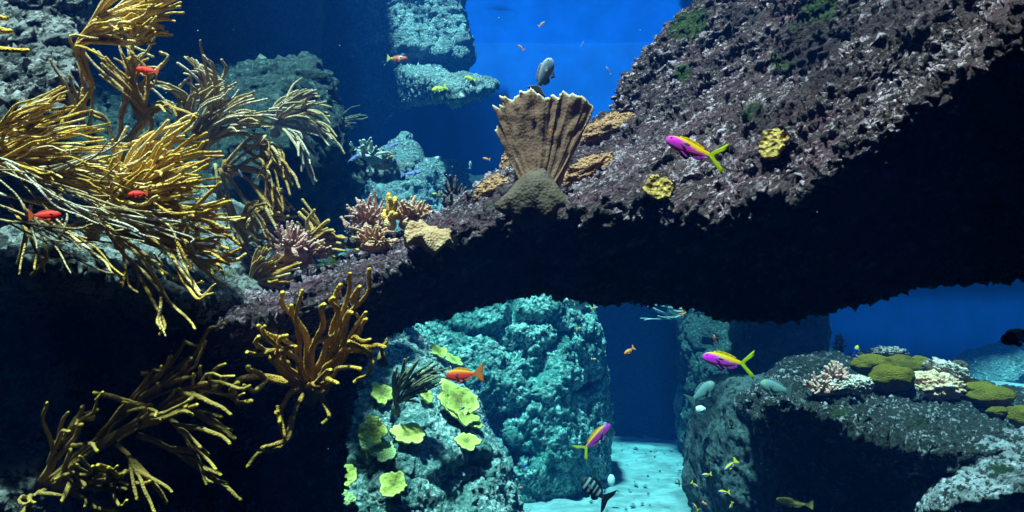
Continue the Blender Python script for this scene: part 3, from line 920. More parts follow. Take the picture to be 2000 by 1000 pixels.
whip('brown sea fan lying flat against the foot of the shelf', (482, 568, 2.28), tips=[
    (577, 512), (566, 522), (550, 500), (530, 490), (570, 535), (520, 482), (582, 520), (540, 510), (560, 545), (510, 500)], r=4.0, mat='whip_brown', bow=0.06, forks=2, spread=12, dd=0.03)
whip('two blurred yellow sea whip tips poking in at the picture edge', (-50, 75, 1.6), paths=[
    [(-50, 75), (-10, 58), (22, 62)], [(-50, 85), (0, 95), (55, 94)], [(-50, 65), (-10, 35), (14, 36)]], r=8, forks=0)
whip('thick golden sea whip with blunt curling arms on the arch foot', (600, 752, 2.02), paths=[
    [(600, 752), (602, 685), (588, 640), (560, 602), (546, 568)], [(590, 745), (575, 685), (550, 650), (512, 628)], [(580, 748), (545, 722), (532, 690), (525, 656)],
    [(600, 750), (582, 700), (590, 640), (593, 566)], [(585, 750), (525, 742), (503, 726), (497, 706)], [(585, 752), (505, 733), (470, 738), (456, 770), (467, 784), (488, 779)],
    [(605, 748), (650, 690), (680, 620), (695, 560), (702, 530)], [(605, 748), (640, 680), (655, 620), (650, 577)], [(610, 745), (650, 690), (660, 620), (668, 572)],
    [(615, 740), (665, 690), (690, 640), (700, 610)], [(610, 750), (660, 695), (705, 685), (730, 700), (722, 728), (695, 735)], [(595, 755), (622, 750), (656, 742)],
    [(595, 750), (562, 770), (541, 800), (536, 818)], [(605, 752), (575, 795), (566, 840), (540, 875), (476, 912)], [(605, 752), (630, 780), (646, 815), (634, 836)],
    [(612, 745), (640, 720), (690, 670), (725, 660)], [(610, 745), (610, 690), (630, 640), (640, 600)], [(600, 745), (560, 710), (545, 680), (555, 655)],
    [(610, 745), (650, 720), (680, 700), (690, 650), (712, 628)], [(600, 750), (640, 745), (672, 720), (700, 712)]],
     r=7.2, mat='whip_gold', wave=0.15, forks=1, spread=34, dend=-0.2, dd=0.12, seg=20, sides=9, rough=0.10)
whip('dim brown sea whip with yellow tips in the dark lower corner', (75, 948, 1.95), paths=[
    [(75, 948), (200, 860), (240, 800), (300, 755), (325, 728)], [(85, 945), (230, 820), (320, 760), (360, 715), (410, 677)], [(90, 948), (200, 872), (262, 832), (330, 808), (382, 790)],
    [(95, 948), (210, 862), (330, 782), (380, 745), (455, 742)], [(100, 948), (160, 938), (225, 925), (226, 906)], [(100, 950), (180, 957), (262, 962)], [(105, 945), (148, 925), (162, 906)],
    [(100, 952), (170, 970), (212, 1012)], [(230, 868), (262, 905), (300, 1005)], [(325, 808), (362, 850), (425, 912)], [(270, 850), (340, 880), (400, 920), (442, 966)],
    [(330, 800), (400, 808), (452, 832)], [(75, 945), (120, 860), (172, 808)], [(80, 945), (150, 840), (195, 790)], [(240, 840), (290, 800), (245, 793)], [(330, 790), (400, 770), (440, 715)],
    [(95, 955), (50, 975), (58, 992)]], r=5.6, mat='whip_dark', wave=0.16, forks=3, spread=26, dend=-0.24, seg=18)
whip('grey feathery sea plume among the yellow plates', (772, 790, 3.35), tips=[
    (795, 698), (815, 705), (832, 715), (850, 712), (854, 721), (860, 746), (842, 738), (830, 762), (805, 720), (780, 720)], r=3.8, mat='whip_grey', bow=0.08, forks=2, spread=10, group=None,
     name='sea_plume_coral', dd=0.06)
whip('pale ghostly sea plume hanging in the far gap', (1348, 602, 6.0), tips=[(1252, 584), (1262, 602), (1256, 626), (1290, 590), (1276, 574), (1292, 620), (1300, 600)],
     r=1.8, mat='whip_pale', bow=-0.15, forks=1, spread=12, group=None, name='sea_plume_coral', sides=5)
whip('short lone sea whip stalk beside the golden sea whip', (746, 692, 2.9), paths=[[(746, 692), (742, 665), (744, 640)], [(746, 675), (755, 668), (752, 655)]], r=4.5, mat='whip_brown', forks=0)


# fingers on a cushion: small branching stony corals
def finger_coral(label, px, py, w, h, d, n, mat, r=3.2, name='finger_coral', up=0.5, group='branching corals on the arch'):
    B = at(px, py, d)
    root = empty(name, B, label, 'coral', group)
    k = d / F
    v = ell((0, 0, -0.2 * h * k), (w * 0.36 * k, w * 0.36 * k, h * 0.32 * k))
    bm = bmesh.new()
    hull_into(bm, v)
    me = bpy.data.meshes.new('base')
    bm.to_mesh(me)
    bm.free()
    me.materials.append(M[mat])
    part('base', me, root)
    for i in range(n):
        a = random.uniform(0, 2 * math.pi)
        e = math.acos(random.uniform(-0.15, 1)) * 0.95
        dr = np.array((math.sin(e) * math.cos(a), math.sin(e) * math.sin(a) - 0.15, math.cos(e)))
        ln = random.uniform(0.8, 1.05)
        end = dr * np.array((w * 0.5, w * 0.5, h * 0.8)) * k * ln
        end[2] += up * 0.1 * h * k
        st = end * 0.3
        mid = (st + end) / 2 + RNG.normal(0, 0.04 * w * k, 3) + np.array((0, 0, -0.06 * h * k))
        pth = catmull([st, mid, end], 7)
        vv, ff, t = tube(pth, r * k * np.linspace(1.25, 0.85, 7) * random.uniform(0.8, 1.15), 6, 0.10)
        b_ = part('branch', mesh_of('branch', vv, ff, M[mat], attrs={'t': t}), root)
        if r * k > 0.003 and random.random() < 0.8:
            e2 = end + RNG.normal(0, 0.10 * w * k, 3) - dr * 0.05 * w * k
            vv, ff, t = tube(catmull([mid, (mid + e2) / 2, e2], 6), r * k * np.linspace(0.95, 0.75, 6), 6, 0.10)
            part('twig', mesh_of('twig', vv, ff, M[mat], attrs={'t': t}), b_)
    return root


finger_coral('dusky pink finger coral tuft beside the ochre sea whip', 568, 488, 96, 62, 2.28, 46, 'pink', 3.2)
finger_coral('pink finger coral bush with pale tips at the middle of the group', 722, 438, 92, 66, 2.42, 50, 'pink', 3.0)
finger_coral('low salmon finger coral growing in front of the pink bush', 735, 474, 90, 40, 2.3, 40, 'salmon', 2.8)
finger_coral('salmon finger coral hedge on the crest beyond the leather coral', 808, 428, 84, 50, 2.5, 46, 'salmon', 3.2)
finger_coral('yellow coral stub with two thick upright fingers', 762, 428, 36, 48, 2.38, 7, 'whip', 6.5, up=1.5)
finger_coral('dark thin branching coral silhouetted beside the fan coral', 885, 385, 62, 52, 2.5, 16, 'darktwig', 2.6)
finger_coral('black twiggy coral at the edge of the pink bush', 690, 465, 50, 40, 2.32, 12, 'darktwig', 2.5)
finger_coral('tiny orange coral tuft in the mossy gap of the arch', 628, 492, 46, 26, 2.33, 16, 'salmon', 3.0)


# sheets: disc with an irregular, wavy rim, given thickness
def sheet(R, th, wave=0.1, cup=0.15, n=40, m=9, seed=0.0, aspect=1.0, notch=0.15, fine=0.0):
    a = np.linspace(0, 2 * math.pi, n, endpoint=False)
    circ = np.stack([np.cos(a), np.sin(a), np.zeros(n)], 1)
    rr = R * (1 + notch * 2 * fbm(circ + seed, 1.3, 3) + fine * RNG.standard_normal(n))
    top, bot, t = [], [], []
    for j in range(m + 1):
        s = j / m
        x, y = np.cos(a) * rr * s, np.sin(a) * rr * s * aspect
        p = np.stack([x, y, np.zeros(n)], 1)
        z = R * (cup * s * s + wave * 2 * s * s * fbm(np.stack([np.cos(a), np.sin(a), np.full(n, s * 0.5)], 1) + seed, 2.0, 2)) + R * 0.05 * fbm(p / R + seed, 4, 2) + R * 0.012 * math.sin(s * 22)
        edge = math.sqrt(max(0.0, 1 - s ** 6))
        top.append(np.stack([x, y, z + th * 0.5 * edge], 1))
        bot.append(np.stack([x, y, z - th * (0.5 + 1.2 * (1 - s)) * edge - (0.02 * th if s < 1 else 0)], 1))
        t.append(np.full(n, s))
    v = np.vstack(top + bot)
    off = (m + 1) * n
    f = []
    for j in range(m):
        for i in range(n):
            k = (i + 1) % n
            f.append((j * n + i, j * n + k, (j + 1) * n + k, (j + 1) * n + i))
            f.append((off + j * n + i, off + (j + 1) * n + i, off + (j + 1) * n + k, off + j * n + k))
    for i in range(n):
        k = (i + 1) % n
        f.append((m * n + i, m * n + k, off + m * n + k, off + m * n + i))
    return v, f, np.concatenate(t + t)


def facing(a, rot):
    """A frame whose Z is turned away from the camera so that a disc shows the height-to-width ratio a, turned by rot in the picture."""
    c, s = math.cos(math.radians(rot)), math.sin(math.radians(rot))
    xr = RIGHT * c - UP * s
    yr = RIGHT * s + UP * c
    z = -FWD * a + yr * math.sqrt(max(0, 1 - a * a))
    y = np.cross(z, xr)
    return Matrix((xr, y, z)).transposed()


PLATES = [
    (745, 770, 54, 0.50, 35, 'plate', 'yellow plate coral with a curled corner beside the grey sea plume'),
    (725, 838, 60, 0.80, 62, 'plate', 'large folded yellow plate coral standing almost upright near the dark foot'),
    (795, 850, 68, 0.40, 14, 'plate', 'oval yellow plate coral with a brown centre on the boulder middle'),
    (770, 946, 54, 0.82, 0, 'plate', 'round yellow plate coral with a dark nick low on the boulder'),
    (668, 928, 54, 0.75, 20, 'plate', 'yellow plate coral tucked against the black arch foot'),
    (893, 782, 92, 0.52, 42, 'plate', 'biggest yellow green plate coral right below the red orange fish'),
    (903, 808, 70, 0.30, 36, 'plate', 'lower yellow tier directly under the biggest plate coral'),
    (926, 826, 40, 0.40, 32, 'plate', 'small yellow plate at the lower tip of the biggest plate coral'),
    (910, 862, 50, 0.45, 18, 'plate', 'ragged yellow plate coral with dark holes alone on the pale rock'),
    (852, 686, 48, 0.26, 30, 'plate', 'thin pale yellow plate seen edge on above the red orange fish'),
    (884, 703, 42, 0.26, 26, 'plate', 'slim pale yellow plate continuing the edge on plate downwards'),
    (668, 800, 26, 0.55, -30, 'plate', 'tiny bent yellow plate at the mouth of a dark hole'),
    (832, 772, 36, 0.45, 48, 'plate', 'narrow yellow plate partly behind the grey sea plume'),
    (830, 738, 42, 0.30, 18, 'plate_dull', 'dull thin plate behind the tips of the grey sea plume'),
    (748, 886, 54, 0.45, 10, 'plate_dull', 'dull green ragged plate coral between the folded and the round plate'),
    (714, 868, 28, 0.6, 20, 'plate_dull', 'dull green little plate below the folded plate coral'),
    (672, 972, 40, 0.6, 25, 'plate_dull', 'dull green plate coral at the bottom beside the arch foot'),
    (678, 745, 22, 0.5, 20, 'plate', 'tiny yellow plate touching the golden sea whip'),
]
for i, (px, py, w, a, rot, mt, lab) in enumerate(PLATES):
    hit = shoot(pillar_near, px, py) or shoot(pillar, px, py)
    d = hit[2] if hit else 3.6
    k = (d - 0.05) / F
    P_ = at(px, py, d - 0.05)
    root = empty('plate_coral', P_, lab, 'coral', 'plate corals on the boulder')
    v, f, t = sheet(w * 0.48 * k, 0.012, 0.10 + 0.08 * random.random(), 0.10, seed=i * 3.7, notch=0.42, n=44, m=14, fine=0.02)
    R3 = facing(a, rot)
    v = v @ np.array(R3).T
    part('plate', mesh_of('plate', v, f, M[mt], attrs={'t': t}), root)
    sv, sf, stt = tube([np.array((0, 0.10, -0.07)), np.array((0, 0.06, -0.045)), np.array((0, 0.03, -0.03))], np.array((0.03, 0.022, 0.014)) * w / 60, 8, 0.08)
    part('stalk', mesh_of('stalk', sv, sf, M['plate_dull'], attrs={'t': stt * 0}), root)

# ochre cup sponges on the arch
for px, py, w, a, rot, lab in ((1512, 284, 68, 0.72, -42, 'larger ochre cup sponge with a curled rim on the arch face'),
                               (1286, 370, 56, 0.9, -20, 'smaller ochre honeycombed cup sponge near the arch shadow line')):
    hit = shoot(arch, px, py)
    d = hit[2] - 0.02
    k = d / F
    root = empty('cup_sponge', at(px, py, d), lab, 'sponge', 'cup sponges on the arch')
    v, f, t = sheet(w * 0.5 * k, 0.014, 0.30, 0.35, seed=px * 0.1, notch=0.3, n=44, m=12)
    part('cup', mesh_of('cup', v @ np.array(facing(a, rot)).T, f, M['sponge'], attrs={'t': t ** 6}), root)
    sv, sf, stt = tube([np.array((0.01, 0.09, -0.05)), np.array((0.0, 0.04, -0.02)), np.array((0, 0.006, -0.002))], np.array((0.022, 0.018, 0.018)), 8, 0.08)
    part('stalk', mesh_of('stalk', sv, sf, M['sponge'], attrs={'t': stt * 0}), root)

# the great fan coral: a leaning fan seen from its shaded underside
def fan_coral():
    base = (1052, 392, 2.06)
    B = at(*base)
    root = empty('fan_coral', B, 'large leaning fan coral with a ragged sunlit rim on top of the arch', 'coral')
    rim = [(1004, 356), (1005, 330), (990, 290), (966, 254), (978, 238), (962, 206), (986, 208), (974, 186), (1000, 195), (1012, 184), (1022, 180), (1036, 171), (1052, 185), (1064, 191),
           (1080, 185), (1090, 191), (1100, 180), (1122, 184), (1142, 191), (1160, 210), (1146, 236), (1136, 268), (1120, 300), (1108, 325), (1100, 352)]
    rim = np.array(rim, float)
    # resample densely and roughen
    seg = np.concatenate([[0], np.cumsum(np.linalg.norm(np.diff(rim, axis=0), axis=1))])
    n, m = 240, 40
    tt = np.linspace(0, seg[-1], n)
    rx, ry = np.interp(tt, seg, rim[:, 0]), np.interp(tt, seg, rim[:, 1])
    jag = fbm(np.stack([tt * 0.11, np.zeros(n), np.zeros(n)], 1), 1.0, 3) * np.clip((300 - ry) / 60, 0, 1)
    rx, ry = rx + 9 * jag, ry + 14 * jag
    th = 0.016
    front, back, att = [], [], []
    for j in range(m + 1):
        s = j / m
        bx = base[0] + (np.linspace(-1, 1, n)) * 32
        by = np.full(n, base[1] - 4.0)
        x = bx + (rx - bx) * s
        y = by + (ry - by) * s
        u = np.linspace(-1, 1, n)
        pq = np.stack([x * 0.02, y * 0.02, np.zeros(n)], 1)
        d = base[2] - 0.02 - 0.014 * s ** 1.3 + 0.05 * (u ** 2) * s + 0.010 * fbm(np.stack([u * 3.1, np.full(n, s * 0.5), np.zeros(n)], 1), 1.0, 2) * s + 0.0008 * np.sin(u * 60 + 6 * fbm(pq, 0.6, 2)) * (0.3 + s) + 0.006 * fbm(pq, 1.0, 3) * (0.3 + s)
        P0 = np.stack([at(x[i], y[i], d[i]) for i in range(n)])
        edge = 0.25 + 0.75 * math.sqrt(max(0, 1 - s ** 8))
        front.append(P0 - B)
        back.append(P0 + (FWD * 0.9 + UP * 0.25) * th * edge * (2.2 - 1.4 * s) - B)
        att.append(np.full(n, max(0.0, (s - 0.90) / 0.10) * 0.5 + 0.5 if s > 0.9 else 0.4))  # rim turns pale: its sunlit edge is put into the colour
    v = np.vstack(front + back)
    off = (m + 1) * n
    f = []
    for j in range(m):
        for i in range(n - 1):
            f.append((j * n + i, j * n + i + 1, (j + 1) * n + i + 1, (j + 1) * n + i))
            f.append((off + j * n + i, off + (j + 1) * n + i, off + (j + 1) * n + i + 1, off + j * n + i + 1))
    for i in range(n - 1):
        f.append((m * n + i, m * n + i + 1, off + m * n + i + 1, off + m * n + i))
    for j in range(m):
        f.append((j * n, (j + 1) * n, off + (j + 1) * n, off + j * n))
        f.append((j * n + n - 1, off + j * n + n - 1, off + (j + 1) * n + n - 1, (j + 1) * n + n - 1))
    part('fan', mesh_of('fan', v, f, M['fan'], attrs={'t': np.concatenate(att + att)}), root)
    # fleshy folded base lobe
    gu, gv = 48, 28
    vv = []
    for j in range(gv + 1):
        ph = math.pi * j / gv
        for i in range(gu):
            t = 2 * math.pi * i / gu
            vv.append((math.sin(ph) * math.cos(t), math.sin(ph) * math.sin(t), math.cos(ph)))
    vv = np.array(vv)
    fold = 1 + 0.10 * np.sin(vv[:, 0] * 9 + 2 * vv[:, 2]) * np.clip(-vv[:, 2] + 0.2, 0, 1) + 0.3 * fbm(vv, 1.8, 3)
    vv = vv * fold[:, None]
    vv[:, 0] *= 1 - 0.55 * np.clip(vv[:, 2] + 0.15, 0, 1)
    vv = vv * np.array((0.085, 0.045, 0.068))
    ff = [(j * gu + i, j * gu + (i + 1) % gu, (j + 1) * gu + (i + 1) % gu, (j + 1) * gu + i) for j in range(gv) for i in range(gu)]
    c = at(1046, 388, 2.04) - B
    part('lobe', mesh_of('lobe', vv + c, ff, M['leather'], attrs={'t': np.zeros(len(vv))}), root)
    return root


fan_coral()


def lump(label, name, mat, px, py, w, h, d, cat='coral', group=None, amp=0.12, freq=2.0, kind='f', gu=56, gv=36, deep=0.8, sink=0.15, rot=0.0, bumps=None):
    """A rounded living mound: w and h in photograph pixels at depth d."""
    k = d / F
    vv = []
    for j in range(gv + 1):
        ph = math.pi * j / gv
        for i in range(gu):
            t = 2 * math.pi * i / gu
            vv.append((math.sin(ph) * math.cos(t), math.sin(ph) * math.sin(t), math.cos(ph)))
    vv = np.array(vv)
    s = 1 + amp * fbm(vv + px, freq, 3, kind)
    if bumps:
        s = s + bumps[0] * fbm(vv + px * 0.3, bumps[1], 2, 'b')
    vv = vv * s[:, None]
    tt = np.clip((s - 0.95) / 0.25, 0, 1)
    vv = vv * np.array((w * 0.5 * k, w * 0.5 * k * deep, h * 0.5 * k))
    c, sn = math.cos(math.radians(rot)), math.sin(math.radians(rot))
    vv = np.stack([vv[:, 0] * c + vv[:, 2] * sn, vv[:, 1], -vv[:, 0] * sn + vv[:, 2] * c], 1)
    ff = [(j * gu + i, j * gu + (i + 1) % gu, (j + 1) * gu + (i + 1) % gu, (j + 1) * gu + i) for j in range(gv) for i in range(gu)]
    o = bpy.data.objects.new(name, mesh_of(name, vv, ff, M[mat], attrs={'t': tt}))
    o.location = at(px, py, d)
    return finish(o, None, tagged(label, cat, group))


# rust coloured encrusting sheets round the fan coral
for px, py, w, h, rot, lab in ((1182, 262, 150, 62, -24, 'rust orange encrusting coral ridge climbing from the fan to the rock'),
                               (1150, 335, 110, 52, -28, 'rust brown encrusting coral below the shaded side of the fan'),
                               (962, 372, 80, 46, -36, 'rust encrusting coral knob at the crest before the fan'),
                               (990, 322, 26, 60, 10, 'thin rust encrusting spur at the fan base')):
    hit = shoot(arch, px, py + 8)
    lump(lab, 'encrusting_coral', 'crust', px, py, w, h, (hit[2] if hit else 2.35) + 0.03, amp=0.45, freq=2.6, rot=rot, deep=0.55, bumps=(0.14, 8), group='rust encrusting corals')
for px, py, w, a, rot, lab in ((842, 452, 104, 0.42, 8, 'beige leather coral with drooping orange folds on the arch crest'),):
    d = shoot(arch, px, py)[2] + 0.0
    k = d / F
    root = empty('leather_coral', at(px, py, d), lab, 'coral')
    v, f, t = sheet(w * 0.5 * k, 0.022, 0.5, -0.15, seed=4.4, notch=0.2, n=64, m=12)
    part('cap', mesh_of('cap', v @ np.array(facing(a, rot)).T, f, M['lobes'], attrs={'t': t}), root)
    sv, sf, stt = tube([np.array((0, 0.09, -0.05)), np.array((0, 0.06, -0.03)), np.array((0, 0.03, -0.012))], np.array((0.03, 0.022, 0.02)), 10, 0.06)
    part('stalk', mesh_of('stalk', sv, sf, M['lobes'], attrs={'t': stt * 0}), root)

# the gardens on the right reef table
G1 = 'olive mounds on the reef table'
for px, py, w, h, lab in (
    (1704, 714, 84, 46, 'olive mound at the back beside the branching pink coral'),
    (1762, 718, 74, 48, 'olive mound at the back in the middle of the group'),
    (1798, 716, 60, 44, 'olive mound at the back nearest the dark ball coral'),
    (1742, 740, 96, 56, 'largest brownish olive mound in front of the back row'),
    (1718, 754, 42, 28, 'small yellow olive mound at the foot of the largest mound'),
    (1936, 776, 92, 48, 'wide olive mound beyond the cream lumpy coral'),
    (1912, 760, 70, 30, 'flat olive mound behind the wide one'),
    (1948, 804, 46, 22, 'flat little olive mound under the wide one'),
    (1990, 816, 70, 48, 'golden olive mound cut by the picture edge')):
    hit = shoot(reef, px, py + h * 0.4)
    d = (hit[2] if hit else 3.5)
    lump(lab, 'carpet_mound', 'olive', px, py, w * 0.92, h * 1.0, d + 0.02, 'coral', G1, amp=0.30, freq=1.3, deep=0.9)
hit = shoot(reef, 1820, 775)
d = hit[2] if hit else 3.3
lump('cream pink lumpy coral dome in front of the olive mounds', 'lumpy_coral', 'lumpy', 1822, 758, 112, 64, d + 0.03, amp=0.12, freq=1.5, bumps=(0.26, 3.6), gu=110, gv=72, deep=0.8)
lump('dark brown ball coral beyond the pale rock', 'ball_coral', 'darkball', 1872, 720, 40, 34, 3.95, amp=0.06, freq=3)
lump('pale lavender encrusted stone between mound and dark ball coral', 'encrusted_stone', 'palecrust', 1852, 726, 86, 34, 3.7, cat='stone', amp=0.5, freq=2.5, rot=24, bumps=(0.3, 7))
lump('pale pink encrusting patch at the reef table edge', 'encrusting_coral', 'palecrust', 1640, 752, 90, 34, 3.45, amp=0.5, freq=3, bumps=(0.2, 6), rot=-14)
lump('pale pinkish encrusting lump left of the small olive mound', 'encrusting_coral', 'palecrust', 1680, 752, 46, 34, 3.3, amp=0.5, freq=3, bumps=(0.35, 7))
lump('dark speckled stone behind the olive mounds', 'reef_stone', 'palecrust', 1735, 690, 66, 24, 4.3, cat='stone', amp=0.5, freq=3, bumps=(0.4, 7))
finger_coral('pale pink knobbly branching coral at the reef table corner', 1630, 738, 58, 40, 3.45, 26, 'pink', 3.4, group=None)
finger_coral('dusty pink low branching coral spreading at the reef edge', 1606, 758, 66, 30, 3.35, 22, 'pink', 3.0, group=None)
finger_coral('small dark upright coral bush in the blue behind the reef', 1638, 680, 26, 34, 4.6, 22, 'darktwig', 2.5, group=None)
lump('little white shell lodged on the boulder top', 'shell', 'white', 1368, 800, 20, 16, 4.15, cat='shell', amp=0.15)
lump('little white shell at the foot of the pillar', 'shell', 'white', 1194, 938, 14, 22, 5.0, cat='shell', amp=0.15)

# pale branching corals on the far ledge
finger_coral('pale flat branching coral on the blue rubble ledge', 712, 305, 100, 34, 3.75, 22, 'whip_pale', 3.6, group=None)
finger_coral('tan straggling branching coral beside the pale one', 745, 318, 60, 26, 3.9, 14, 'whip_tan', 3.0, group=None)
finger_coral('pale cauliflower coral on the pillar top corner', 1128, 590, 44, 30, 5.15, 30, 'whip_pale', 5.0, group=None)

# bright sand bank at the right edge
bk = []
for i in range(31):
    for j in range(13):
        u, w_ = i / 30, j / 12
        p0 = at(1885 + 300 * u, 742 + 14 * u + 34 * w_ + 14 * u * w_, 5.2 - 0.9 * w_)
        bk.append(p0 + np.array((0, 0, 0.02 * float(fbm(p0[None], 5, 2)[0]))))
bk = np.array(bk)
top = bk
botm = bk - np.array((0, 0, 0.5))
ff = []
for i in range(30):
    for j in range(12):
        a = i * 13 + j
        ff.append((a, a + 1, a + 14, a + 13))
nb = len(bk)
edge = [i * 13 for i in range(31)] + [30 * 13 + j for j in range(1, 13)] + [i * 13 + 12 for i in range(29, -1, -1)] + [j for j in range(11, 0, -1)]
for a, b_ in zip(edge, edge[1:] + edge[:1]):
    ff.append((a, b_, nb + b_, nb + a))
o = bpy.data.objects.new('sand_bank', mesh_of('sand_bank', np.vstack([top, botm]), ff, sm))
finish(o, None, {'kind': 'structure'})


# ------------------------------------------------------------------ fish
M['fish'] = col_mat('fish_skin', 0.5, 0.32, 0.25)
M['fin'] = col_mat('fish_fin', 0.5, 0.55, 0.2)
M['eye'] = flat_mat('fish_eye', (0.01, 0.01, 0.012), 0.15, 0.6)


def lerp(a, b, t):
    t = np.clip(np.asarray(t, float), 0, 1)[..., None]
    return np.asarray(a) * (1 - t) + np.asarray(b) * t


MAG, YEL, PUR, LILAC = (1.0, 0.01, 0.85), (1.0, 0.55, 0.0), (0.35, 0.01, 0.5), (0.5, 0.3, 0.8)


def c_anthias(x, z):
    """x 0 nose .. 1 tail, z -1 belly .. 1 back"""
    line = 1.05 - 1.75 * x
    c = lerp(MAG, YEL, (z - line) * 3.5 + 0.5)
    c = lerp(c, (0.95, 0.03, 0.45), (x - 0.4) * 2.5 * (z < line + 0.1))
    return lerp(c, LILAC, (-z - 0.45) * 2.2)


def c_anthias_dark(x, z):
    c = lerp((0.55, 0.02, 0.28), (1.0, 0.42, 0.0), (z - 0.35) * 4)
    c = lerp(c, (0.6, 0.02, 0.6), (0.25 - x) * 6)
    return lerp(c, (0.45, 0.2, 0.55), (-z - 0.4) * 2)


def c_red(x, z):
    c = lerp((1.0, 0.03, 0.01), (1.0, 0.38, 0.0), (z - 0.25) * 2)
    return lerp(c, (0.95, 0.35, 0.35), (-z - 0.55) * 2.5)


def c_scarlet(x, z):
    return lerp((0.95, 0.015, 0.015), (1.0, 0.08, 0.03), z * 1.2)


def c_tang(x, z):
    c = lerp((0.3, 0.42, 0.6), (0.6, 0.66, 0.82), z)
    c = lerp(c, (0.75, 0.68, 0.85), (z - 0.4) * 1.6)
    return lerp(c, (0.10, 0.16, 0.2), (x - 0.55) * 2)


def c_grey(x, z):
    c = lerp((0.14, 0.24, 0.26), (0.2, 0.32, 0.34), z * 0.5 + 0.5)
    return lerp(c, (0.55, 0.5, 0.1), np.clip(1 - np.hypot((x - 0.13) * 9, (z - 0.2) * 2.2), 0, 1))


def c_damsel(x, z):
    return lerp((0.03, 0.08, 0.75), (1.0, 0.75, 0.02), (z - 0.15) * 4 + (x - 0.6) * 3)


def c_blue(x, z):
    return lerp((0.45, 0.5, 0.85), (0.12, 0.2, 0.6), z + 0.4)


def c_orange(x, z):
    return lerp((0.95, 0.28, 0.05), (1.0, 0.45, 0.15), z)


def c_stripe(x, z):
    w = ((np.sin(x * 33 + 0.6) > 0.42) & (x > 0.16) & (x < 0.9)).astype(float)
    return lerp((0.015, 0.018, 0.022), (0.3, 0.42, 0.48), w)


def c_clown(x, z):
    w = ((np.abs(x - 0.62) < 0.12)).astype(float)
    return lerp((0.008, 0.008, 0.01), (0.7, 0.8, 0.85), w)


def c_wrasse(x, z):
    return lerp((0.75, 0.5, 0.12), (0.55, 0.38, 0.1), x)


def c_white(x, z):
    return lerp((0.7, 0.8, 0.85), (0.5, 0.6, 0.7), z)


def c_yellow(x, z):
    return lerp((0.8, 0.75, 0.05), (0.9, 0.9, 0.1), z)


def c_navy(x, z):
    return lerp((0.01, 0.02, 0.45), (0.02, 0.03, 0.6), z)


def c_bicolor(x, z):
    return lerp((0.01, 0.04, 0.7), (0.95, 0.9, 0.02), (0.42 - x) * 12)


def c_redwhite(x, z):
    c = lerp((0.8, 0.12, 0.05), (0.95, 0.9, 0.85), np.clip(1 - np.abs(x - 0.42) * 7, 0, 1))
    return lerp(c, (0.8, 0.8, 0.1), (x - 0.85) * 10)


# kind: height, width, tail colour, fin colour, tail length, fork (0 square .. 1 lyre), body colouring
FK = {
    'anthias': (0.30, 0.13, (0.72, 0.78, 0.0), (0.5, 0.05, 0.6), 0.38, 1.0, c_anthias),
    'anthias_dark': (0.27, 0.13, (0.72, 0.72, 0.0), (0.4, 0.1, 0.45), 0.34, 1.0, c_anthias_dark),
    'red': (0.36, 0.15, (1.0, 0.22, 0.02), (0.95, 0.2, 0.15), 0.28, 0.5, c_red),
    'scarlet': (0.36, 0.16, (0.9, 0.12, 0.02), (0.9, 0.1, 0.02), 0.2, 0.3, c_scarlet),
    'tang': (0.46, 0.12, (0.35, 0.3, 0.4), (0.3, 0.35, 0.4), 0.22, 0.4, c_tang),
    'grey': (0.44, 0.14, (0.12, 0.2, 0.22), (0.12, 0.22, 0.24), 0.22, 0.3, c_grey),
    'damsel': (0.30, 0.14, (1.0, 0.8, 0.02), (0.9, 0.7, 0.02), 0.28, 0.6, c_damsel),
    'blue': (0.26, 0.13, (0.3, 0.4, 0.8), (0.3, 0.4, 0.8), 0.26, 0.5, c_blue),
    'orange': (0.34, 0.15, (1.0, 0.35, 0.1), (0.95, 0.3, 0.1), 0.28, 0.6, c_orange),
    'stripe': (0.50, 0.16, (0.015, 0.018, 0.02), (0.015, 0.018, 0.02), 0.28, 0.7, c_stripe),
    'clown': (0.42, 0.18, (0.008, 0.008, 0.01), (0.01, 0.01, 0.012), 0.24, 0.1, c_clown),
    'wrasse': (0.24, 0.15, (0.5, 0.36, 0.1), (0.5, 0.36, 0.1), 0.2, 0.0, c_wrasse),
    'white': (0.34, 0.14, (0.6, 0.7, 0.75), (0.5, 0.6, 0.7), 0.24, 0.4, c_white),
    'yellow': (0.36, 0.14, (0.85, 0.8, 0.05), (0.85, 0.8, 0.05), 0.24, 0.4, c_yellow),
    'navy': (0.36, 0.14, (0.02, 0.03, 0.5), (0.02, 0.03, 0.5), 0.24, 0.4, c_navy),
    'bicolor': (0.40, 0.15, (0.01, 0.04, 0.7), (0.3, 0.3, 0.1), 0.24, 0.3, c_bicolor),
    'redwhite': (0.34, 0.15, (0.8, 0.85, 0.1), (0.6, 0.1, 0.05), 0.2, 0.2, c_redwhite),
}
_FM = {}


def profile(t, H):
    """half height of the back and belly along the body, nose 0 .. tail root 1"""
    s = np.sin(np.pi * np.clip(t, 0, 1) ** 0.72)
    up = H * 0.5 * (0.94 * s ** 0.75 * (1 - 0.32 * t) + 0.16 * np.clip(t, 0, 1) ** 2 + 0.02)
    dn = H * 0.5 * (0.88 * s ** 0.85 * (1 - 0.30 * t) + 0.16 * np.clip(t, 0, 1) ** 2 + 0.02)
    return up, dn


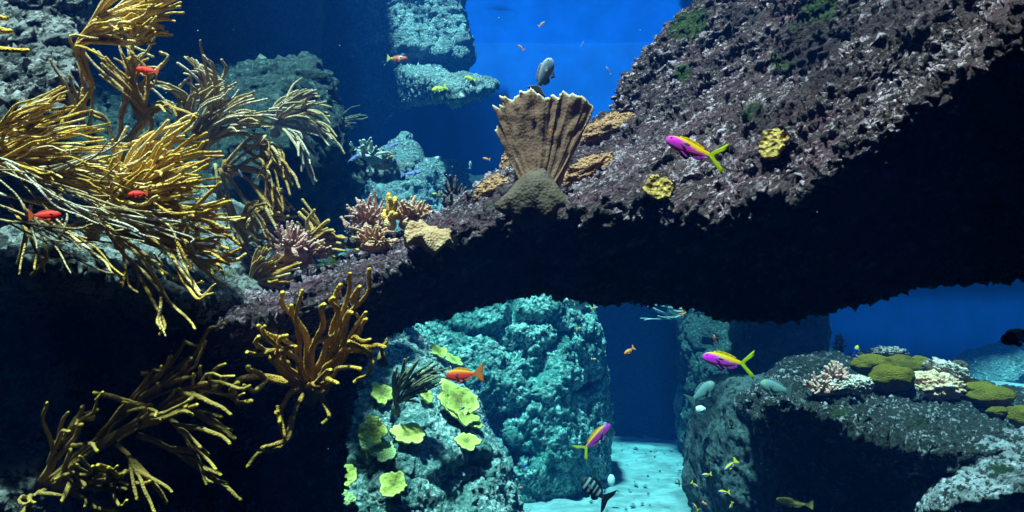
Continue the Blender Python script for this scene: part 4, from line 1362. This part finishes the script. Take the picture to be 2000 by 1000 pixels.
def fin_mesh(outline_lo, outline_hi, th, col, curve=0.0):
    """A thin two-sided fin between two edge curves (x, z)."""
    lo, hi = np.array(outline_lo, float), np.array(outline_hi, float)
    n = len(lo)
    rows = 5
    v = []
    for side in (1, -1):
        for j in range(rows):
            s = j / (rows - 1)
            p = lo * (1 - s) + hi * s
            y = side * th * (1 - 0.85 * s) + curve * s * s + 0.15 * th * np.cos(np.arange(n) * math.pi)
            v.append(np.stack([p[:, 0], y, p[:, 1]], 1))
    v = np.vstack(v)
    off = rows * n
    f = []
    for j in range(rows - 1):
        for i in range(n - 1):
            a = j * n + i
            f.append((a, a + 1, a + n + 1, a + n))
            f.append((off + a, off + a + n, off + a + n + 1, off + a + 1))
    ring = [i for i in range(n)] + [j * n + n - 1 for j in range(1, rows)] + [(rows - 1) * n + i for i in range(n - 2, -1, -1)] + [j * n for j in range(rows - 2, 0, -1)]
    for a, b in zip(ring, ring[1:] + ring[:1]):
        f.append((b, a, off + a, off + b))
    ray = np.where(np.arange(n) % 2 == 0, 1.0, 0.62)                 # fin rays
    return v, f, np.tile(np.array(col, float), (len(v), 1)) * np.tile(ray, rows * 2)[:, None]


def fish_parts(kind, small, bend):
    """Unit-length fish, nose at x = +0.5, swimming along +X; total length 1 with the tail."""
    H, Wd, ctail, cfin, tl, fork, cf = FK[kind]
    bl = 1 - tl * (0.62 if fork > 0.8 else 0.8)                     # body length
    nt_, na = (14, 10) if small else (26, 18)
    t = np.linspace(0, 1, nt_)
    up, dn = profile(t, H)
    wd = Wd * 0.5 * (np.sin(np.pi * t ** 0.62) ** 0.8 * (1 - 0.4 * t) + 0.05)
    wd[0] *= 0.4
    a = np.linspace(0, 2 * math.pi, na, endpoint=False)
    v, c = [], []
    for i in range(nt_):
        z = np.sin(a)
        zz = np.where(z > 0, z * up[i], z * dn[i])
        yy = np.sign(np.cos(a)) * np.abs(np.cos(a)) ** 1.15 * wd[i]
        v.append(np.stack([np.full(na, 0.5 - t[i] * bl), yy, zz - 0.03 * H * math.sin(math.pi * t[i])], 1))
        c.append(cf(np.full(na, t[i]), z))
    v, c = np.vstack(v), np.vstack(c)
    idx = np.arange(nt_ * na).reshape(nt_, na)
    nx = np.roll(idx, -1, 1)
    f = np.stack([idx[:-1], idx[1:], nx[1:], nx[:-1]], -1).reshape(-1, 4).tolist()
    f.append(idx[0].tolist())
    f.append(idx[-1][::-1].tolist())
    P_ = {'body': (v, f, c, 'fish')}
    xr = 0.5 - bl
    k = 15
    zl = np.linspace(-1, 1, k)
    spread = H * (0.62 + 0.36 * fork)
    lo = np.stack([np.full(k, xr + 0.02), zl * up[-1] * 0.95], 1)
    far = xr - (tl * (0.16 + 0.9 * np.abs(zl) ** 1.7) if fork > 0.8 else tl * (1 - fork * 0.55 * (1 - np.abs(zl) ** 1.5)))
    far = np.maximum(far, -0.5)
    hi = np.stack([far, zl * spread * (0.55 + 0.45 * np.abs(zl))], 1)
    tv, tf, tc = fin_mesh(lo, hi, up[-1] * 0.35, ctail)
    if fork > 0.8:                                                  # lyre tail: pull the middle rays in, so two streamers remain
        pass
    P_['tail_fin'] = (tv, tf, tc, 'fin')
    td = np.linspace(0.26, 0.86, 10)
    u2, d2 = profile(td, H)
    x = 0.5 - td * bl
    zc = -0.03 * H * np.sin(np.pi * td)
    hh = H * 0.16 * np.sin(np.pi * np.linspace(0.12, 0.98, 10)) ** 0.6
    P_['dorsal_fin'] = (*fin_mesh(np.stack([x, u2 * 0.9 + zc], 1), np.stack([x - 0.03, u2 + zc + hh], 1), 0.008, cf(td, np.ones(10))[4]), 'fin')
    td = np.linspace(0.58, 0.84, 6)
    u2, d2 = profile(td, H)
    x = 0.5 - td * bl
    hh = H * 0.22 * np.sin(np.pi * np.linspace(0.15, 0.95, 6)) ** 0.7
    P_['anal_fin'] = (*fin_mesh(np.stack([x, -d2 * 0.9], 1)[::-1], np.stack([x - 0.05, -d2 - hh], 1)[::-1], 0.008, cfin), 'fin')
    td = np.linspace(0.32, 0.44, 4)
    u2, d2 = profile(td, H)
    x = 0.5 - td * bl
    for s in (-1, 1):
        pv_, pf_, pc_ = fin_mesh(np.stack([x, -d2 * 0.88], 1)[::-1], np.stack([x - 0.12, -d2 - H * np.array((0.22, 0.26, 0.18, 0.1))], 1)[::-1], 0.006, cfin, curve=s * 0.02)
        pv_[:, 1] += s * 0.02
        P_['pelvic_fin' + ('' if s < 0 else '*')] = (pv_, pf_, pc_, 'fin')
        x2 = 0.5 - np.linspace(0.28, 0.31, 4) * bl
        z2 = np.linspace(0.02, -0.10, 4) * H
        pv_, pf_, pc_ = fin_mesh(np.stack([x2, z2], 1)[::-1], np.stack([x2 - np.array((0.10, 0.15, 0.14, 0.09)), z2 * 1.6 - 0.04 * H], 1)[::-1], 0.005, lerp(cfin, (0.8, 0.7, 0.8), 0.25), curve=s * 0.07)
        pv_[:, 1] += s * Wd * 0.42
        P_['pectoral_fin' + ('' if s < 0 else '*')] = (pv_, pf_, pc_, 'fin')
        # eye
        e = np.array(ell((0.5 - 0.105 * bl, s * Wd * 0.27, H * 0.10), (0.026, 0.014, 0.026)))
        bm = bmesh.new()
        hull_into(bm, e)
        bm.verts.index_update()
        P_['eye' + ('' if s < 0 else '*')] = (np.array([q.co for q in bm.verts]), [[q.index for q in fc.verts] for fc in bm.faces], None, 'eye')
        bm.free()
    if bend:
        for kk in list(P_):
            v, f, c, m = P_[kk]
            v = v.copy()
            v[:, 1] += bend * (v[:, 0] - 0.1) ** 2 * (v[:, 0] < 0.1)
            P_[kk] = (v, f, c, m)
    return P_


def fish(kind, px, py, L, ang, d, label, group=None, yaw=0.0, bend=0.0, roll=22.0):
    """L length in photograph pixels, ang the heading in the picture (0 right, 90 up, 180 left), yaw turns the nose to the camera."""
    small = L < 34
    key = (kind, small, bend)
    if key not in _FM:
        P_ = fish_parts(kind, small, bend)
        if small:                                                   # too small for parts to show: one mesh
            vs, fs, cs, o = [], [], [], 0
            for nm, (v, f, c, m) in P_.items():
                if 'eye' in nm:
                    c = np.full((len(v), 3), 0.01)
                vs.append(v)
                cs.append(c)
                fs += [[q + o for q in fc] for fc in f]
                o += len(v)
            _FM[key] = mesh_of('fish', np.vstack(vs), fs, M['fish'], col=np.vstack(cs))
        else:
            _FM[key] = {nm: mesh_of(nm.strip('*'), v, f, M[m], col=c) for nm, (v, f, c, m) in P_.items()}
    a = math.radians(ang)
    x = RIGHT * math.cos(a) + UP * math.sin(a)
    x = x * math.cos(math.radians(yaw)) - FWD * math.sin(math.radians(yaw))
    side = RIGHT * math.sin(a) - UP * math.cos(a)
    up = -side if (-side) @ UP >= -1e-6 else side
    if abs(math.cos(a)) < 0.2:
        up = RIGHT * (-1 if math.sin(a) > 0 else 1)
    y = np.cross(up, x)
    y /= np.linalg.norm(y)
    z = np.cross(x, y)
    if roll:
        q = math.radians(roll)
        z = z * math.cos(q) + FWD * math.sin(q)                     # the near side leans towards the light
        z -= x * (z @ x)
        z /= np.linalg.norm(z)
        y = np.cross(z, x)
    k = L * d / F / max(0.35, math.cos(math.radians(yaw)))
    mat4 = Matrix.Translation(at(px, py, d)) @ Matrix((x, y, z)).transposed().to_4x4() @ Matrix.Scale(k, 4)
    if small:
        o = bpy.data.objects.new('fish', _FM[key])
        o.matrix_world = mat4
        return finish(o, None, tagged(label, 'fish', group))
    root = bpy.data.objects.new('fish', None)
    root.empty_display_size = 0.1
    root.matrix_world = mat4
    finish(root, None, tagged(label, 'fish', group))
    for nm, me in _FM[key].items():
        part(nm.strip('*'), me, root)
    return root


AN, OR, DM, RD = 'pink and yellow lyretail fish', 'small orange fish', 'small blue and yellow fish', 'red fish among the sea whips'
fish('anthias', 1357, 293, 124, 161, 1.5, 'large magenta fish with yellow back swimming before the arch face', AN, yaw=8, bend=0.15)
fish('anthias', 1422, 705, 106, 170, 3.25, 'slim magenta and orange fish with trailing yellow tail under the arch', AN, yaw=6)
fish('anthias_dark', 1162, 857, 82, 42, 3.8, 'dark crimson lyretail fish climbing above the sand beside the pillar', AN, yaw=-10)
fish('red', 907, 731, 74, 184, 3.2, 'red orange fish with white belly fins above the biggest plate coral')
fish('scarlet', 288, 137, 46, 172, 1.8, 'scarlet fish among curly sea whips near the dark water', RD, bend=0.1)
fish('scarlet', 269, 378, 40, 186, 1.6, 'scarlet fish in the middle of the yellow thicket', RD)
fish('scarlet', 88, 420, 50, 4, 1.57, 'long thin scarlet fish low over the trailing strands', RD, yaw=-30)
fish('stripe', 1163, 958, 70, 140, 3.6, 'black fish with pale blue bars over the sand')
fish('tang', 1062, 147, 68, 64, 2.3, 'slate blue oval fish pointing up above the fan coral', yaw=20)
fish('redwhite', 776, 114, 40, 0, 3.8, 'red and white fish with yellow tail before the dark hanging rock')
fish('grey', 1516, 757, 66, 165, 3.3, 'teal grey fish with a yellow eye spot beside the reef table', 'grey teal fish', roll=20)
fish('grey', 1371, 766, 62, 38, 3.9, 'teal grey fish nosing upward in front of the boulder top', 'grey teal fish')
fish('wrasse', 1548, 982, 66, 168, 3.4, 'mottled yellow brown fish resting low in the dark', bend=0.9)
fish('clown', 1990, 656, 74, 198, 2.0, 'black and white fish entering at the picture edge')
fish('bicolor', 1672, 686, 24, 75, 3.2, 'blue fish with yellow head by the olive mounds')
for px, py, L, ang, d, lab in (
    (1058, 47, 16, 35, 5.0, 'tiny orange fish highest in the open blue water'), (1018, 93, 16, 140, 5.0, 'tiny orange fish in blue water beside the hanging rock'),
    (950, 310, 15, 170, 4.2, 'tiny orange fish in the blue left of the fan coral'), (1336, 606, 24, 60, 3.4, 'orange fish nearest the arch underside in the gap'),
    (1388, 604, 20, 25, 3.8, 'orange fish near the faint rubble under the arch'), (1396, 662, 18, 100, 4.0, 'upright orange fish above the slim magenta fish'),
    (1229, 685, 24, 215, 3.2, 'orange fish alone in the dark blue gap'), (1075, 257, 12, 80, 1.8, 'tiny pink fish in front of the shaded fan coral'),
    (1016, 952, 10, 0, 3.3, 'tiny orange fish at the foot of the plate coral boulder'), (1376, 983, 12, 330, 3.4, 'tiny orange fish lowest above the sand')):
    fish('orange', px, py, L, ang, d, lab, OR)
for px, py, L, ang, d, lab in (
    (1427, 909, 32, 222, 3.2, 'blue and yellow fish highest of the group by the shadowy boulder'), (1380, 927, 20, 188, 3.3, 'blue and yellow fish level with the boulder middle'),
    (1357, 947, 18, 320, 3.4, 'blue and yellow fish close to the boulder edge'), (1326, 944, 14, 95, 3.6, 'blue and yellow fish over the bright sand'),
    (1414, 961, 24, 178, 3.2, 'blue and yellow fish directly below the highest of the group'), (1428, 987, 15, 250, 3.2, 'blue and yellow fish lowest on the boulder'),
    (1358, 990, 20, 130, 3.2, 'blue and yellow fish at the bottom over the sand'), (1161, 601, 15, 5, 4.0, 'tiny yellow fish beside the pillar top corner'),
    (1284, 587, 14, 20, 3.6, 'tiny yellow fish tight under the arch'), (1131, 641, 11, 10, 3.8, 'tiny yellow fish before the upper pillar'), (1160, 701, 11, 350, 3.8, 'tiny yellow fish before the pillar middle')):
    fish('damsel', px, py, L, ang, d, lab, DM)
for px, py, L, ang, d, lab in (
    (766, 284, 30, 18, 3.5, 'pale blue fish above the pale branching coral'), (690, 309, 34, 30, 3.4, 'blue fish hovering over the rubble ledge'),
    (803, 338, 42, 8, 4.0, 'long blue fish low over the blue boulder slope'), (470, 338, 16, 120, 2.2, 'vivid blue fish inside the drooping sea whip'),
    (290, 316, 14, 30, 1.8, 'pale blue fish among the yellow thicket'), (1189, 138, 20, 120, 4.5, 'pale turquoise fish in the open blue water'), (1137, 86, 12, 60, 5.0, 'tiny turquoise speck of a fish in the open blue')):
    fish('blue', px, py, L, ang, d, lab, 'small blue fish')
fish('white', 918, 322, 16, 85, 4.2, 'tiny white fish upright in the blue beside the fan coral')
fish('yellow', 918, 153, 24, 165, 4.9, 'yellow green fish hovering on top of the pale ledge rock', 'small yellow fish')
fish('yellow', 858, 173, 30, 200, 4.9, 'slim yellow fish nosing away from the pale ledge rock', 'small yellow fish', yaw=30)
fish('yellow', 851, 379, 14, 170, 3.6, 'tiny yellow fish above the salmon coral hedge', 'small yellow fish')
fish('clown', 1428, 828, 20, 100, 3.4, 'small black and white fish over the shadowy boulder')
for px, py, L, ang, d, lab in ((903, 798, 12, 30, 3.2, 'tiny deep blue fish in front of the biggest plate coral'), (938, 754, 10, 150, 3.3, 'tiny deep blue fish below the tail of the red orange fish'),
                               (948, 822, 12, 60, 3.3, 'tiny deep blue fish off the tip of the biggest plate coral'), (977, 851, 9, 120, 3.4, 'tiny deep blue fish before the pillar joint'),
                               (1026, 910, 9, 40, 3.6, 'tiny deep blue fish lowest before the pillar')):
    fish('navy', px, py, L, ang, d, lab, 'tiny deep blue fish')


# drifting specks
vs, fs = [], []
for i in range(420):
    dpt = random.uniform(1.7, 7.0)
    p0 = at(random.uniform(0, 2000), random.uniform(0, 1000), dpt)
    r = random.uniform(0.0006, 0.0016)
    o = len(vs)
    for q in ((1, 0, -0.6), (-0.6, 0.9, -0.5), (-0.5, -0.9, -0.6), (0, 0, 1)):
        vs.append(p0 + np.array(q) * r)
    fs += [(o, o + 2, o + 1), (o, o + 1, o + 3), (o + 1, o + 2, o + 3), (o + 2, o, o + 3)]
sp = bpy.data.objects.new('drifting_specks', mesh_of('drifting_specks', vs, fs, M['white'], smooth=False))
finish(sp, None, {'kind': 'stuff', 'label': 'tiny pale specks drifting in the water', 'category': 'plankton'})

# coral rubble scattered over the sand
vs, fs = [], []
for i in range(320):
    yy = random.uniform(4.7, 8.4)
    p0 = np.array((random.uniform(-0.2, 0.36) * yy, yy, 0.0))
    p0[2] = 0.10 * fbm(p0[None], 0.7, 3)[0] + 0.03 * fbm(p0[None], 4, 3)[0] + 0.01
    r = random.uniform(0.006, 0.02) * (2.2 if random.random() < 0.06 else 1)
    o = len(vs)
    pts = [(1, 0, 0), (0.3, 0.9, 0.1), (-0.8, 0.5, 0), (-0.7, -0.6, 0.1), (0.4, -0.9, 0), (0.1, 0, 0.8), (0, 0, -0.6)]
    for q in pts:
        vs.append(p0 + np.array(q) * r * RNG.uniform(0.6, 1.3, 3))
    for t in range(5):
        fs += [(o + t, o + (t + 1) % 5, o + 5), (o + (t + 1) % 5, o + t, o + 6)]
rb = bpy.data.objects.new('coral_rubble', mesh_of('coral_rubble', vs, fs, M['bright'], smooth=False))
finish(rb, None, {'kind': 'stuff', 'label': 'small bits of pale rubble strewn over the sand', 'category': 'rubble'})


# ------------------------------------------------------------------ the water itself
hm = bpy.data.materials.new('blue_water')
hm.use_nodes = True
nt = hm.node_tree
nt.nodes.remove(nt.nodes['Principled BSDF'])
pv = nt.nodes.new('ShaderNodeVolumePrincipled')
pv.inputs['Density'].default_value = RHO
pv.inputs['Color'].default_value = (*SCAT, 1)
pv.inputs['Absorption Color'].default_value = (*ABSO, 1)
pv.inputs['Anisotropy'].default_value = 0.1
nt.links.new(pv.outputs[0], nt.nodes['Material Output'].inputs['Volume'])
box('haze', (XL - 1, YF - 1, -1.3), (XR + 1, YB + 1, ZT + 0.4), hm, {'kind': 'stuff', 'label': 'clear blue sea water filling the whole tank', 'category': 'water'})
